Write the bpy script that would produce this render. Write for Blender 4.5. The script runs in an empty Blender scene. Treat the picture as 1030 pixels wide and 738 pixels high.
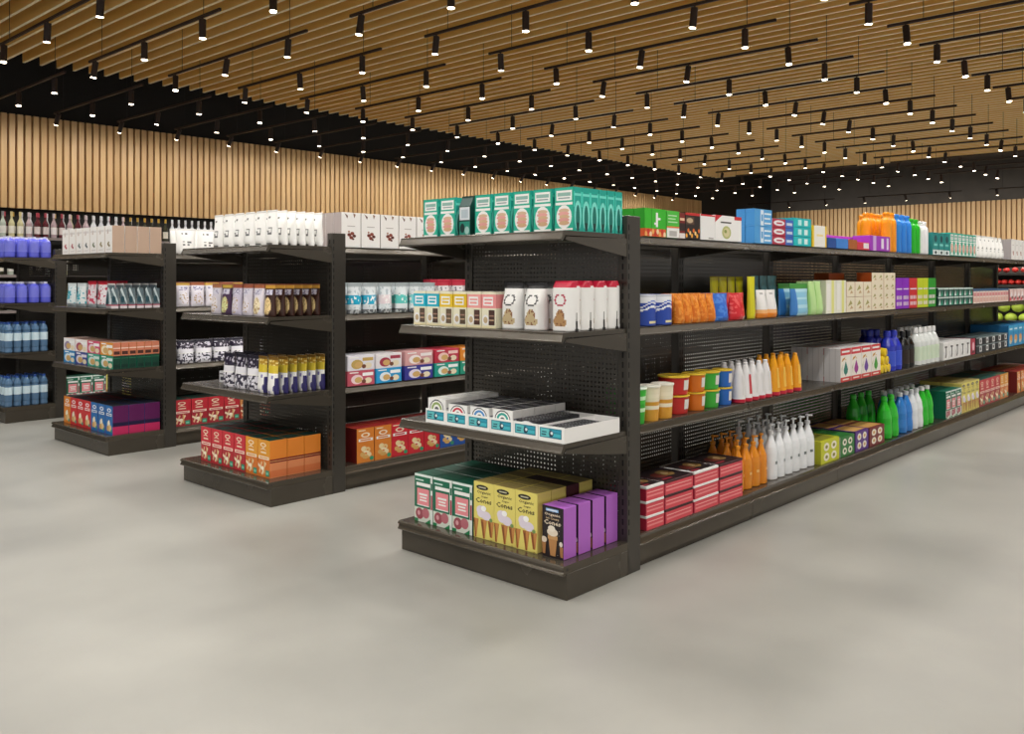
import bpy, bmesh, math, random
from mathutils import Vector, Matrix
random.seed(7)
SC = bpy.context.scene
COL = SC.collection
PI = math.pi

# ------------------------------------------------------------------ materials
def lin(c):
    c /= 255.0
    return c/12.92 if c <= .04045 else ((c+.055)/1.055)**2.4
def rgb(h):
    h = h.lstrip('#')
    if len(h) == 3: h = ''.join(a*2 for a in h)
    return tuple(lin(int(h[i:i+2], 16)) for i in (0, 2, 4)) + (1,)
MC = {}
def mat(h, rough=.45, metal=0.0, coat=0.0):
    k = (h, rough, metal, coat)
    if k in MC: return MC[k]
    m = bpy.data.materials.new('pack_' + h.strip('#')); m.use_nodes = True
    b = m.node_tree.nodes['Principled BSDF']
    b.inputs['Base Color'].default_value = rgb(h)
    b.inputs['Roughness'].default_value = rough
    b.inputs['Metallic'].default_value = metal
    b.inputs['Coat Weight'].default_value = coat
    m.diffuse_color = rgb(h)
    MC[k] = m
    return m
def nodes(name):
    m = bpy.data.materials.new(name); m.use_nodes = True
    nt = m.node_tree; b = nt.nodes['Principled BSDF']
    return m, nt, nt.nodes, nt.links, b
def noise_mat(name, c1, c2, scale, rough, metal=0, r2=None, detail=4, vec=(1, 1, 1), bump=0):
    m, nt, N, L, b = nodes(name)
    tc = N.new('ShaderNodeTexCoord'); mp = N.new('ShaderNodeMapping'); mp.inputs['Scale'].default_value = vec
    nz = N.new('ShaderNodeTexNoise'); nz.inputs['Scale'].default_value = scale; nz.inputs['Detail'].default_value = detail
    cr = N.new('ShaderNodeValToRGB'); cr.color_ramp.elements[0].color = rgb(c1); cr.color_ramp.elements[1].color = rgb(c2)
    cr.color_ramp.elements[0].position = .3; cr.color_ramp.elements[1].position = .7
    L.new(tc.outputs['Object'], mp.inputs[0]); L.new(mp.outputs[0], nz.inputs['Vector'])
    L.new(nz.outputs[0], cr.inputs[0]); L.new(cr.outputs[0], b.inputs['Base Color'])
    b.inputs['Roughness'].default_value = rough; b.inputs['Metallic'].default_value = metal
    if r2 is not None:
        mr = N.new('ShaderNodeMapRange'); mr.inputs[3].default_value = rough; mr.inputs[4].default_value = r2
        L.new(nz.outputs[0], mr.inputs[0]); L.new(mr.outputs[0], b.inputs['Roughness'])
    if bump:
        bp = N.new('ShaderNodeBump'); bp.inputs['Strength'].default_value = bump; bp.inputs['Distance'].default_value = .01
        L.new(nz.outputs[0], bp.inputs['Height']); L.new(bp.outputs[0], b.inputs['Normal'])
    return m
M_METAL = noise_mat('charcoal_steel', '#4a443b', '#524c43', 3.0, .20, .4, .32)
M_DECK = noise_mat('charcoal_deck', '#4c453b', '#544d42', 3.0, .13, .35, .22)
M_POST = noise_mat('charcoal_post', '#423e38', '#4a4640', 3.0, .28, .4, .4)
M_SLOT = mat('#050505', .8)
M_BLACK = mat('#2a1a14', .5)
M_CABLE = mat('#15120f', .6)
M_CEIL = mat('#574f4a', .9)
M_FLOOR = noise_mat('polished_concrete', '#807f79', '#98968f', .9, .30, 0, .48, 9)
M_DWALL = noise_mat('dark_plaster', '#4a443e', '#544e47', 2.0, .8)

def perforated(axes):
    m, nt, N, L, b = nodes('perforated_steel')
    b.inputs['Base Color'].default_value = rgb('#4b4741'); b.inputs['Roughness'].default_value = .26; b.inputs['Metallic'].default_value = .35
    tc = N.new('ShaderNodeTexCoord'); sp = N.new('ShaderNodeSeparateXYZ'); L.new(tc.outputs['Object'], sp.inputs[0])
    def mth(op, a, bb=None):
        n = N.new('ShaderNodeMath'); n.operation = op
        for i, v in enumerate((a, bb)):
            if v is None: continue
            if isinstance(v, (int, float)): n.inputs[i].default_value = v
            else: L.new(v, n.inputs[i])
        return n.outputs[0]
    P = .025
    ds = []
    for ax in axes:
        f = mth('FRACT', mth('ADD', mth('DIVIDE', sp.outputs[ax], P), 400.0))
        d = mth('SUBTRACT', f, .5); ds.append(mth('MULTIPLY', d, d))
    r2 = mth('ADD', ds[0], ds[1])
    hole = mth('LESS_THAN', r2, .21*.21)
    tr = N.new('ShaderNodeBsdfTransparent'); mx = N.new('ShaderNodeMixShader')
    L.new(hole, mx.inputs[0]); L.new(b.outputs[0], mx.inputs[1]); L.new(tr.outputs[0], mx.inputs[2])
    L.new(mx.outputs[0], N['Material Output'].inputs[0])
    return m
M_PERF = perforated((0, 2)); M_PERFE = perforated((1, 2))

def wood(name, axis, pitch, c1, c2, rough=.5):
    m, nt, N, L, b = nodes(name)
    tc = N.new('ShaderNodeTexCoord'); sp = N.new('ShaderNodeSeparateXYZ'); L.new(tc.outputs['Object'], sp.inputs[0])
    dv = N.new('ShaderNodeMath'); dv.operation = 'DIVIDE'; dv.inputs[1].default_value = pitch; L.new(sp.outputs[axis], dv.inputs[0])
    fl = N.new('ShaderNodeMath'); fl.operation = 'ROUND'; L.new(dv.outputs[0], fl.inputs[0])
    wn = N.new('ShaderNodeTexWhiteNoise'); wn.noise_dimensions = '1D'; L.new(fl.outputs[0], wn.inputs['W'])
    mp = N.new('ShaderNodeMapping'); L.new(tc.outputs['Object'], mp.inputs[0])
    mp.inputs['Scale'].default_value = (12, .5, 12) if name.startswith('ceiling') else (12, 12, .7)
    nz = N.new('ShaderNodeTexNoise'); nz.inputs['Scale'].default_value = 2.5; nz.inputs['Detail'].default_value = 5; L.new(mp.outputs[0], nz.inputs['Vector'])
    ad = N.new('ShaderNodeMath'); ad.operation = 'MULTIPLY_ADD'; ad.inputs[1].default_value = .5; L.new(wn.outputs['Value'], ad.inputs[0]); 
    m2 = N.new('ShaderNodeMath'); m2.operation = 'MULTIPLY'; m2.inputs[1].default_value = .5; L.new(nz.outputs[0], m2.inputs[0]); L.new(m2.outputs[0], ad.inputs[2])
    mx = N.new('ShaderNodeMix'); mx.data_type = 'RGBA'; mx.inputs[6].default_value = rgb(c1); mx.inputs[7].default_value = rgb(c2)
    L.new(ad.outputs[0], mx.inputs[0]); L.new(mx.outputs[2], b.inputs['Base Color']); b.inputs['Roughness'].default_value = rough
    return m
M_SLATC = wood('ceiling_timber', 0, .2, '#eebb5c', '#fbd484')
M_EDGE_LIT = wood('ceiling_edge_lit', 0, .2, '#fbe6ba', '#fff4d6')  # slat undersides: the light along them is painted in as paler timber
M_SLATW = wood('wall_timber', 0, .105, '#bb9360', '#e0bc88')
M_SLATR = wood('wall_timber_right', 1, .13, '#bf9560', '#e0bc88')
m_, nt_, N_, L_, b_ = nodes('lamp_lens'); M_LENS = m_
b_.inputs['Base Color'].default_value = rgb('#fff1da'); b_.inputs['Emission Color'].default_value = rgb('#ffeccf'); b_.inputs['Emission Strength'].default_value = 14
m_.cycles.emission_sampling = 'NONE'

# ------------------------------------------------------------------ mesh building
TXT = {}
def text_tris(s):
    if s in TXT: return TXT[s]
    cu = bpy.data.curves.new('tmp', 'FONT'); cu.body = s; cu.size = 1; cu.resolution_u = 1; cu.offset = .018
    o = bpy.data.objects.new('tmp', cu); COL.objects.link(o)
    bpy.context.view_layer.update()
    dg = bpy.context.evaluated_depsgraph_get()
    me = o.evaluated_get(dg).to_mesh()
    vs = [(v.co.x, v.co.y) for v in me.vertices]; fs = [tuple(p.vertices) for p in me.polygons]
    o.evaluated_get(dg).to_mesh_clear()
    bpy.data.objects.remove(o); bpy.data.curves.remove(cu)
    x0 = min(v[0] for v in vs); x1 = max(v[0] for v in vs); y0 = min(v[1] for v in vs); y1 = max(v[1] for v in vs)
    TXT[s] = ([((x-x0)/(x1-x0), (y-y0)/(y1-y0)) for x, y in vs], fs)
    return TXT[s]

class MB:
    def __init__(s): s.v = []; s.f = []; s.m = []; s.mats = []; s.sm = []
    def mi(s, m):
        if isinstance(m, str): m = mat(m)
        if m not in s.mats: s.mats.append(m)
        return s.mats.index(m)
    def add(s, vs, fs, m, smooth=False):
        o = len(s.v); s.v += [tuple(v) for v in vs]; i = s.mi(m)
        for f in fs: s.f.append(tuple(o+a for a in f)); s.m.append(i); s.sm.append(smooth)
    def box(s, x0, y0, z0, x1, y1, z1, m, c=0.0):
        if c <= 0:
            s.add([(x0,y0,z0),(x1,y0,z0),(x1,y1,z0),(x0,y1,z0),(x0,y0,z1),(x1,y0,z1),(x1,y1,z1),(x0,y1,z1)],
                  [(0,3,2,1),(4,5,6,7),(0,1,5,4),(1,2,6,5),(2,3,7,6),(3,0,4,7)], m); return
        lo = (x0,y0,z0); hi = (x1,y1,z1); idx = {}; vs = []
        for a in (0,1):
            for b in (0,1):
                for d in (0,1):
                    for k in range(3):
                        p = [(hi if q else lo)[i] + (0 if i == k else (-c if q else c)) for i, q in enumerate((a,b,d))]
                        idx[(a,b,d,k)] = len(vs); vs.append(p)
        fs = []
        for k in range(3):
            i, j = [(1,2),(2,0),(0,1)][k]
            for sd in (0,1):
                q = []
                for (p, r) in ((0,0),(1,0),(1,1),(0,1)):
                    t = [0,0,0]; t[k] = sd; t[i] = p; t[j] = r; q.append(idx[(t[0],t[1],t[2],k)])
                fs.append(tuple(q if sd else q[::-1]))
        for k in range(3):           # edges parallel to axis k
            i, j = [(1,2),(2,0),(0,1)][k]
            for p in (0,1):
                for r in (0,1):
                    t0 = [0,0,0]; t0[i] = p; t0[j] = r; t1 = list(t0); t1[k] = 1
                    q = [idx[(*t0,i)], idx[(*t0,j)], idx[(*t1,j)], idx[(*t1,i)]]
                    fs.append(tuple(q if (p ^ r) else q[::-1]))
        for a in (0,1):
            for b in (0,1):
                for d in (0,1):
                    q = [idx[(a,b,d,0)], idx[(a,b,d,1)], idx[(a,b,d,2)]]
                    fs.append(tuple(q if (a+b+d) % 2 else q[::-1]))
        s.add(vs, fs, m)
    def prism(s, poly, axis, a, b, m):
        """poly of 2D points in the two other axes, extruded along axis from a to b"""
        n = len(poly); vs = []
        for t in (a, b):
            for p, q in poly:
                vs.append({0:(t,p,q), 1:(p,t,q), 2:(p,q,t)}[axis])
        fs = [tuple(range(n))[::-1], tuple(range(n, 2*n))] + [(i, (i+1) % n, n+(i+1) % n, n+i) for i in range(n)]
        s.add(vs, fs, m)
    def lathe(s, prof, cols, seg=16, cx=0, cy=0, squash=1.0, z0=0):
        """prof [(r,z)...]; cols one material per band"""
        for i in range(len(prof)-1):
            (r0, za), (r1, zb) = prof[i], prof[i+1]
            vs = []; 
            for r, z in ((r0, za), (r1, zb)):
                for k in range(seg):
                    a = 2*PI*k/seg; vs.append((cx+r*math.cos(a), cy+r*squash*math.sin(a), z0+z))
            c = cols if not isinstance(cols, (list, tuple)) else cols[min(i, len(cols)-1)]
            s.add(vs, [(k, (k+1) % seg, seg+(k+1) % seg, seg+k) for k in range(seg)], c, True)
        for r, z, rev in ((prof[0][0], prof[0][1], True), (prof[-1][0], prof[-1][1], False)):
            if r > 1e-5:
                vs = [(cx+r*math.cos(2*PI*k/seg), cy+r*squash*math.sin(2*PI*k/seg), z0+z) for k in range(seg)]
                c = cols if not isinstance(cols, (list, tuple)) else cols[0 if rev else -1]
                s.add(vs, [tuple(range(seg))[::-1] if rev else tuple(range(seg))], c)
    def tube(s, p, q, r, m, seg=8):
        p = Vector(p); q = Vector(q); d = (q-p).normalized(); a = d.orthogonal().normalized(); b = d.cross(a)
        vs = [t + (a*math.cos(2*PI*k/seg) + b*math.sin(2*PI*k/seg))*r for t in (p, q) for k in range(seg)]
        s.add(vs, [(k, (k+1) % seg, seg+(k+1) % seg, seg+k) for k in range(seg)] + [tuple(range(seg))[::-1], tuple(range(seg, 2*seg))], m, False)
    def decal(s, org, U, V, Nn, ops):
        org = Vector(org); U = Vector(U); V = Vector(V); Nn = Vector(Nn)
        for li, op in enumerate(ops):
            off = Nn*(.00009*(li+1))
            P = lambda u, v: org + U*min(1, max(0, u)) + V*min(1, max(0, v)) + off
            k = op[0]
            if k == 'r':
                _, a, b, c, d, m = op; s.add([P(a,b), P(c,b), P(c,d), P(a,d)], [(0,1,2,3)], m)
            elif k == 'e':
                _, cx, cy, rx, ry, m = op; n = 14
                s.add([P(cx+rx*math.cos(2*PI*i/n), cy+ry*math.sin(2*PI*i/n)) for i in range(n)], [tuple(range(n))], m)
            elif k == 'p':
                _, pts, m = op; s.add([P(*p) for p in pts], [tuple(range(len(pts)))], m)
            elif k == 't':
                _, txt, a, b, c, d, m = op; vs, fs = text_tris(txt)
                s.add([P(a+(c-a)*x, b+(d-b)*y) for x, y in vs], fs, m)
    def mesh(s, name):
        me = bpy.data.meshes.new(name); me.from_pydata(s.v, [], s.f)
        for m in s.mats: me.materials.append(m)
        me.polygons.foreach_set('material_index', s.m); me.polygons.foreach_set('use_smooth', s.sm)
        me.update(); return me
def link(name, me, parent=None, loc=(0,0,0), rz=0.0):
    o = bpy.data.objects.new(name, me); COL.objects.link(o); o.location = loc; o.rotation_euler = (0,0,rz)
    if parent: o.parent = parent
    return o
def structure(name, mb, parent=None):
    o = link(name, mb.mesh(name), parent)
    if not parent: o['kind'] = 'structure'
    return o

# ------------------------------------------------------------------ camera
F, HZ, CX = 889.0, 281.0, 515.0
yaw = math.atan2(1331-515, 889)          # angle between view axis and +x
cam = bpy.data.cameras.new('camera'); co = bpy.data.objects.new('camera', cam); COL.objects.link(co)
co.location = (0, 0, 1.5); co.rotation_euler = (PI/2, 0, yaw - PI/2)
cam.sensor_width = 36; cam.lens = F*36/1030; cam.shift_x = 0; cam.shift_y = (HZ-369)/1030
cam.clip_end = 200; SC.camera = co
SN, CS = math.sin(yaw), math.cos(yaw)
def proj(p):
    d = CS*p[0]+SN*p[1]; r = SN*p[0]-CS*p[1]
    return CX+F*r/d if d > .1 else 1e4

# ------------------------------------------------------------------ room
mb = MB(); mb.box(-7, -8, -.1, 28.2, 14.2, 0, M_FLOOR); structure('floor', mb)
mb = MB(); mb.box(-7, -8, 4.95, 28.2, 14.2, 5.1, M_CEIL); ceil = structure('ceiling', mb)
mb = MB()
for i in range(-4, 106):
    x = i*.2; mb.box(x-.015, -7.5, 4.203, x+.015, 11.93, 4.41, M_SLATC); mb.box(x-.015, -7.5, 4.198, x+.015, 11.93, 4.2029, M_EDGE_LIT)
link('timber_slats', mb.mesh('timber_slats'), ceil)
mb = MB(); mb.box(-7, 13.68, 0, 28.2, 13.9, 4.95, mat('#1d1a18', .85)); wl = structure('wall_left', mb)
mb = MB(); mb.box(2.5, 13.655, 2.515, 23.2, 13.679, 3.83, mat('#8a6438', .7))
for i in range(24, 221):
    x = i*.105; mb.box(x-.037, 13.6, 2.51, x+.037, 13.655, 3.835, M_SLATW)
link('timber_battens', mb.mesh('timber_battens'), wl)
mb = MB(); mb.box(27.78, -8, 0, 28.0, 14, 4.95, M_DWALL); wb = structure('wall_back', mb)
mb = MB(); mb.box(27.755, -3, .3, 27.779, 13.6, 3.74, mat('#8a6438', .7))
for i in range(-23, 104):
    y = i*.13; mb.box(27.7, y-.046, .3, 27.755, y+.046, 3.745, M_SLATR)
link('timber_battens', mb.mesh('timber_battens'), wb)

# ------------------------------------------------------------------ track lights
ORD = ['', 'first', 'second', 'third', 'fourth', 'fifth', 'sixth', 'seventh', 'eighth', 'ninth', 'tenth', 'eleventh', 'twelfth', 'thirteenth',
       'fourteenth', 'fifteenth', 'sixteenth', 'seventeenth', 'eighteenth', 'nineteenth', 'twentieth']
def ordw(n):
    if n <= 20: return ORD[n]
    return {20:'twenty', 30:'thirty', 40:'forty'}[n//10*10] + ('-' + ORD[n % 10] if n % 10 else '') if n % 10 else {30:'thirtieth', 40:'fortieth'}[n]
mb = MB(); mb.box(-.012, -1.33, 0, .012, 1.33, .026, M_BLACK, .003); ME_RAIL = mb.mesh('rail')
mb = MB(); mb.tube((0,0,0), (0,0,.92), .003, M_CABLE, 6); ME_CABLE = mb.mesh('suspension_cable')
mb = MB(); mb.lathe([(.027,-.172),(.030,-.17),(.030,-.012),(.027,-.008),(.009,-.008),(.009,.002)], [M_BLACK]*5, 14); ME_HEAD = mb.mesh('spotlight_head')
mb = MB(); mb.lathe([(.002,-.178),(.026,-.178),(.028,-.172)], [M_LENS]*2, 14); ME_LENS = mb.mesh('lens')
LD = bpy.data.lights.new('spot_lamp', 'SPOT'); LD.energy = 45; LD.color = (1, .972, .925); LD.spot_size = math.radians(150); LD.spot_blend = 1; LD.shadow_soft_size = .06
LW = LD.copy(); LW.energy = 120; LN = LD.copy(); LN.energy = 30
RZ = 3.755
rows = {}
for r in range(0, 4):
    for k in list(range(-4, 21)) + [25]:
        x = 2.95+.860*k
        if r == 0 and x < -.5: continue
        if r >= 2 and x < 1: continue
        yc = .52+3.3*r+1.1
        t = bpy.data.objects.new('track_light', None); COL.objects.link(t); t.location = (x, yc-.07, RZ); t.empty_display_size = .2
        link('rail', ME_RAIL, t)
        for dy in (-1.05, 1.02): link('suspension_cable', ME_CABLE, t, (0, dy, .03))
        for j in (-1, 0, 1):
            h = link('spotlight_head', ME_HEAD, t, (0, j*1.1+.07, -.004))
            tx, ty = random.choice([(0,0),(0,0),(0,0),(.12,0),(-.1,.06),(.06,-.12),(.1,.1)])
            if r == 3 and j == 1: tx, ty = .62, 0      # the head next to the timber wall is turned to wash it
            if k > 20: tx, ty = 0, -.75                # heads next to the back wall are turned to wash it
            h.rotation_euler = (tx, ty, 0)
            link('lens', ME_LENS, h)
            l = bpy.data.objects.new('spot_lamp', LW if k > 20 else LN if (r == 3 and j == 1) else LD); COL.objects.link(l); l.parent = h; l.location = (0, 0, -.18)
        rows.setdefault(r, []).append(t)
RN = {0: 'right-hand row', 1: 'centre row', 2: 'row along slat edge', 3: 'row by left wall'}
for r, ts in rows.items():
    for i, t in enumerate(ts):
        t['label'] = 'black three-spot track light, ' + RN[r] + ', ' + ordw(i+1) + ' from the front'
        t['category'] = 'track light'; t['group'] = 'black track lights hung in rows under the ceiling'

# ------------------------------------------------------------------ shelving
def slots(mb, axis, plane, c, w, z0, z1, pitch=.05, hh=.03):
    z = z0
    while z < z1:
        if axis == 0:   mb.box(plane-.0006, c-w/2, z, plane+.001, c+w/2, z+hh, M_SLOT)
        else:           mb.box(c-w/2, plane-.0006, z, c+w/2, plane+.001, z+hh, M_SLOT)
        z += pitch
def shelf_profile(dep):   # (front coordinate grows outwards from 0 back to dep)
    return [(0,0),(dep-.022,0),(dep-.016,-.004),(dep-.016,-.010),(dep-.004,-.034),(dep,-.040),(dep,-.046),(dep-.012,-.048),(dep-.016,-.044),(dep-.03,-.030),(dep-.03,-.022),(0,-.022)]
W = 1.18
SZ = (1.73, 1.25, .73)
# end unit meshes, local origin at (x=3.18 front, y=y0)
def end_meshes():
    out = {}
    mb = MB(); mb.prism([(.52-a, b) for a, b in shelf_profile(.52)], 1, .01, W-.01, M_METAL); out['shelf'] = mb.mesh('end_shelf')
    mb = MB()
    mb.prism([(.03,-.030),(.52,-.022),(.52,-.115),(.30,-.085),(.03,-.044)], 1, 0, .003, M_METAL); out['bracket'] = mb.mesh('shelf_bracket')
    mb = MB()
    mb.box(.03, .0, .0, .53, W, .125, M_METAL, .002)
    mb.box(.0295, .05, .006, .031, W-.05, .008, M_SLOT)
    out['plinth'] = mb.mesh('plinth')
    mb = MB(); mb.prism([(.0,.150),(.004,.160),(.012,.165),(.52,.165),(.52,.126),(.022,.126),(.016,.120),(.004,.118),(.0,.124),(.008,.134),(.010,.146)], 1, 0, W, M_DECK)
    mb.box(.03, -.0006, .138, .04, .001, .15, M_SLOT); out['base_shelf'] = mb.mesh('base_shelf')
    mb = MB(); mb.box(.530, .03, .125, .532, W-.03, 1.70, M_PERFE); out['back_panel'] = mb.mesh('back_panel')
    mb = MB(); mb.box(.52, 0, 0, .635, .06, 1.825, M_POST, .003); slots(mb, 0, .52, .030, .010, .2, 1.80); slots(mb, 1, 0, .532, .008, .2, 1.8); out['upright'] = mb.mesh('upright')
    return out
EM = end_meshes()
# side bay meshes: local origin at bay left edge x0, on centre plane y=0, facing -y. length 1.3
BL = 1.31; CY = .59
def bay_meshes():
    out = {}
    mb = MB(); pr = shelf_profile(.52)
    mb.prism([(-.03-a, b) for a, b in pr], 0, .003, BL-.003, M_METAL)
    for x in (.004, BL-.007): mb.prism([(-.04,-.022),(-.52,-.026),(-.52,-.04),(-.04,-.09)], 0, x, x+.003, M_METAL)
    out['shelf'] = mb.mesh('shelf')
    mb = MB(); mb.prism([(-.03,.165),(-.545,.165),(-.556,.160),(-.560,.150),(-.572,.128),(-.582,.122),(-.582,.112),(-.566,.110),(-.566,.03),(-.55,.03),(-.55,.0),(-.03,0)], 0, .002, BL-.002, M_DECK)
    mb.box(BL*.5-.004, -.5815, .114, BL*.5+.004, -.583, .119, M_SLOT); out['base_deck'] = mb.mesh('base_deck')
    mb = MB(); mb.box(.04, -.001, .165, BL-.04, .001, 1.72, M_PERF); out['back_panel'] = mb.mesh('back_panel')
    mb = MB(); mb.box(.001, -.03, 0, .069, .03, 1.735, M_POST, .003)
    for yy in (-.03,):
        slots(mb, 1, yy, .02, .007, .2, 1.7); slots(mb, 1, yy, .05, .007, .2, 1.7)
    out['upright'] = mb.mesh('upright')
    return out
BM = bay_meshes()
GY = [2.6, 5.1, 7.6, 10.1]
ENDN = ['nearest', 'second', 'third', 'far left']
nb = [7, 4, 4, 4]
for g, y0 in enumerate(GY):
    t = bpy.data.objects.new('shelving_end_unit', None); COL.objects.link(t); t.location = (3.18, y0, 0)
    t['label'] = ('dark steel end display unit with perforated back, nearest of the four',
                  'dark steel end display unit, second from right, red and orange boxes on its base',
                  'dark steel end display unit, third from right, blue and red boxes on its base',
                  'dark steel end display unit at left picture edge, holding purple bottles and water')[g]
    t['category'] = 'shelving'; t['group'] = 'shelving end units facing the front aisle'
    link('plinth', EM['plinth'], t); link('base_shelf', EM['base_shelf'], t); link('back_panel', EM['back_panel'], t)
    link('upright', EM['upright'], t); link('upright', EM['upright'], t, (0, W-.06, 0))
    for z in SZ:
        s = link('shelf', EM['shelf'], t, (0, 0, z)); link('shelf_bracket', EM['bracket'], s, (0, .004, 0)); link('shelf_bracket', EM['bracket'], s, (0, W-.007, 0))
    for b in range(nb[g]):
        x0 = 3.77+b*BL if b else 3.818
        u = bpy.data.objects.new('shelving_bay', None); COL.objects.link(u); u.location = (x0, y0+CY, 0)
        if not b: u.scale = (1.262/1.31, 1, 1)
        u['label'] = 'dark steel shelving bay, ' + ordw(b+1) + ' behind ' + ('the %s end unit' % ENDN[g])
        u['category'] = 'shelving'; u['group'] = 'shelving bays joined behind the end units'
        for sd in (0, 1):
            for z in SZ:
                link('shelf', BM['shelf'], u, (0 if not sd else BL, 0, z), PI*sd)
            link('base_deck', BM['base_deck'], u, (0 if not sd else BL, 0, 0), PI*sd)
        link('back_panel', BM['back_panel'], u)
        if b: link('upright', BM['upright'], u)
        if b == nb[g]-1: link('upright', BM['upright'], u, (BL-.07, 0, 0))

# ------------------------------------------------------------------ product meshes
def carton(w, d, h, c, front=(), side=(), top=(), sidec=None, topc=None, name='carton'):
    mb = MB(); mb.box(-w/2, -d/2, 0, w/2, d/2, h, c, .0015)
    def plate(org, U, V, n, cc, ops):
        o = ([('r', .015, .008, .985, .992, cc)] if cc else []) + list(ops)
        if o: mb.decal(org, U, V, n, o)
    plate((-w/2,-d/2,0), (w,0,0), (0,0,h), (0,-1,0), None, front)
    plate((w/2,-d/2,0), (0,d,0), (0,0,h), (1,0,0), sidec, side)
    plate((-w/2,d/2,0), (0,-d,0), (0,0,h), (-1,0,0), sidec, side)
    plate((-w/2,-d/2,h), (w,0,0), (0,d,0), (0,0,1), topc, list(top) + [('r', .02, .49, .98, .51, '#2a2a2a')] if topc else list(top))
    return [(name, mb.mesh(name))]
def pouch(w, d, h, colf, p=2.4, top=.92, nx=18, nz=30, sway=0.0, name='pouch', shape=None):
    mb = MB(); ring = []
    for j in range(nz+1):
        t = j/nz; z = h*t
        if shape: ww, dd = shape(t)
        else:
            ww = 1 - .05*math.sin(PI*min(1, t/top)); dd = (1-(t/top)**1.6) if t < top else 0
            if t < .04: dd *= .8
        dd = max(dd*d/2, .002); W2 = w*ww/2
        f = []
        for i in range(nx+1):
            s_ = -1+2*i/nx; f.append((W2*s_, -dd*(1-abs(s_)**p)+sway*d*t*t, z))
        bk = [(-x_, -y_+2*sway*d*t*t, z) for x_, y_, _ in f][1:-1]
        ring.append(f+bk)
    n = len(ring[0])
    vs = [v for r in ring for v in r]
    grp = {}
    for j in range(nz):
        for i in range(n):
            a = j*n+i; b = j*n+(i+1) % n
            ii = i if i < nx else i-nx
            u = (ii+.5)/nx; v = (j+.5)/nz
            grp.setdefault(colf(u, v, i >= nx), []).append((a, b, b+n, a+n))
    o = len(mb.v); mb.v += vs
    for c, fs in grp.items():
        m = mb.mi(mat(c, .32)) if isinstance(c, str) else mb.mi(c)
        for f in fs: mb.f.append(f); mb.m.append(m); mb.sm.append(True)
    mb.f.append(tuple(range(n))[::-1]); mb.m.append(0); mb.sm.append(False)
    mb.f.append(tuple(nz*n+i for i in range(n))); mb.m.append(0); mb.sm.append(False)
    return [(name, mb.mesh(name))]
def hsh(*a):
    return random.Random(str(a)).random()
from mathutils import noise as _nz
def nse(seed, u, v, s=5.0):
    return max(0, min(1, .5+.75*_nz.noise(Vector((u*s+seed*7.3, v*s*1.3+seed*3.1, seed*1.7)))))
def wpuff(top, bulge=1.0):     # bag shape: flat seal at top, full belly
    def f(t):
        w = 1 - .06*math.sin(PI*min(1, t/.9))
        return w, (0 if t > top else bulge*min(1, .75+t*2)*(1-(t/top)**2.2))
    return f
def bottle(prof, cols, cap, capc, name='bottle', label=None, seg=16, squash=1, capname='cap'):
    mb = MB(); mb.lathe(prof, cols, seg, squash=squash)
    out = [('body', mb.mesh(name+'_body'))]
    if cap:
        mb = MB(); mb.lathe(cap, capc, seg); out.append((capname, mb.mesh(name+'_cap')))
    return out
def g(c, r=.3): return mat(c, r)

# -------- placement with labels collected afterwards
PLACED = []
def place(parts, kind, cat, x, y, z, rz, desc, plural, shelf, loc, row=0, jit=.03):
    rz += random.uniform(-jit, jit)
    if len(parts) == 1:
        o = link(kind, parts[0][1], None, (x, y, z), rz)
    else:
        o = bpy.data.objects.new(kind, None); COL.objects.link(o); o.location = (x, y, z); o.rotation_euler = (0, 0, rz); o.empty_display_size = .05
        for nm, me in parts: link(nm, me, o)
    PLACED.append((o, cat, desc, plural, shelf, loc, row, proj((x, y))))
    return o
SHN = {0: 'top shelf', 1: 'second shelf', 2: 'third shelf', 3: 'bottom shelf'}
SHZ = {0: 1.73, 1: 1.25, 2: .73, 3: .165}
ELOC = ['nearest end display', 'second end display', 'third end display', 'far-left end display']
SLOC = ['long right-hand side', 'second unit side', 'third unit side', 'fourth unit side']
def E(gi, sh, parts, kind, cat, desc, plural, ys, depth, rows=1, x0=3.25, pitch=None, dz=0, jit=.006, r0=0):
    """column(s) at offsets ys from the gondola's right edge, rows going back from x0"""
    pitch = pitch or depth+.004
    for yy in ys:
        for r in range(rows):
            place(parts, kind, cat, x0+depth/2+(r+r0)*pitch, GY[gi]+yy, SHZ[sh]+.001+dz, -PI/2, desc, plural, SHN[sh], ELOC[gi], r+r0, jit)
def S(gi, sh, parts, kind, cat, desc, plural, xs, depth, rows=1, y0=.06, pitch=None, dz=0, jit=.006, r0=0, rz=0):
    pitch = pitch or depth+.004
    for xx in xs:
        for r in range(rows):
            place(parts, kind, cat, xx, GY[gi]+y0+depth/2+(r+r0)*pitch, SHZ[sh]+.001+dz, rz, desc, plural, SHN[sh], SLOC[gi], r+r0, jit)
def span(a, b, n):
    w = (b-a)/n
    return [a+w*(i+.5) for i in range(n)]

WH = '#f4f3f0'; BK = '#17161a'
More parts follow.
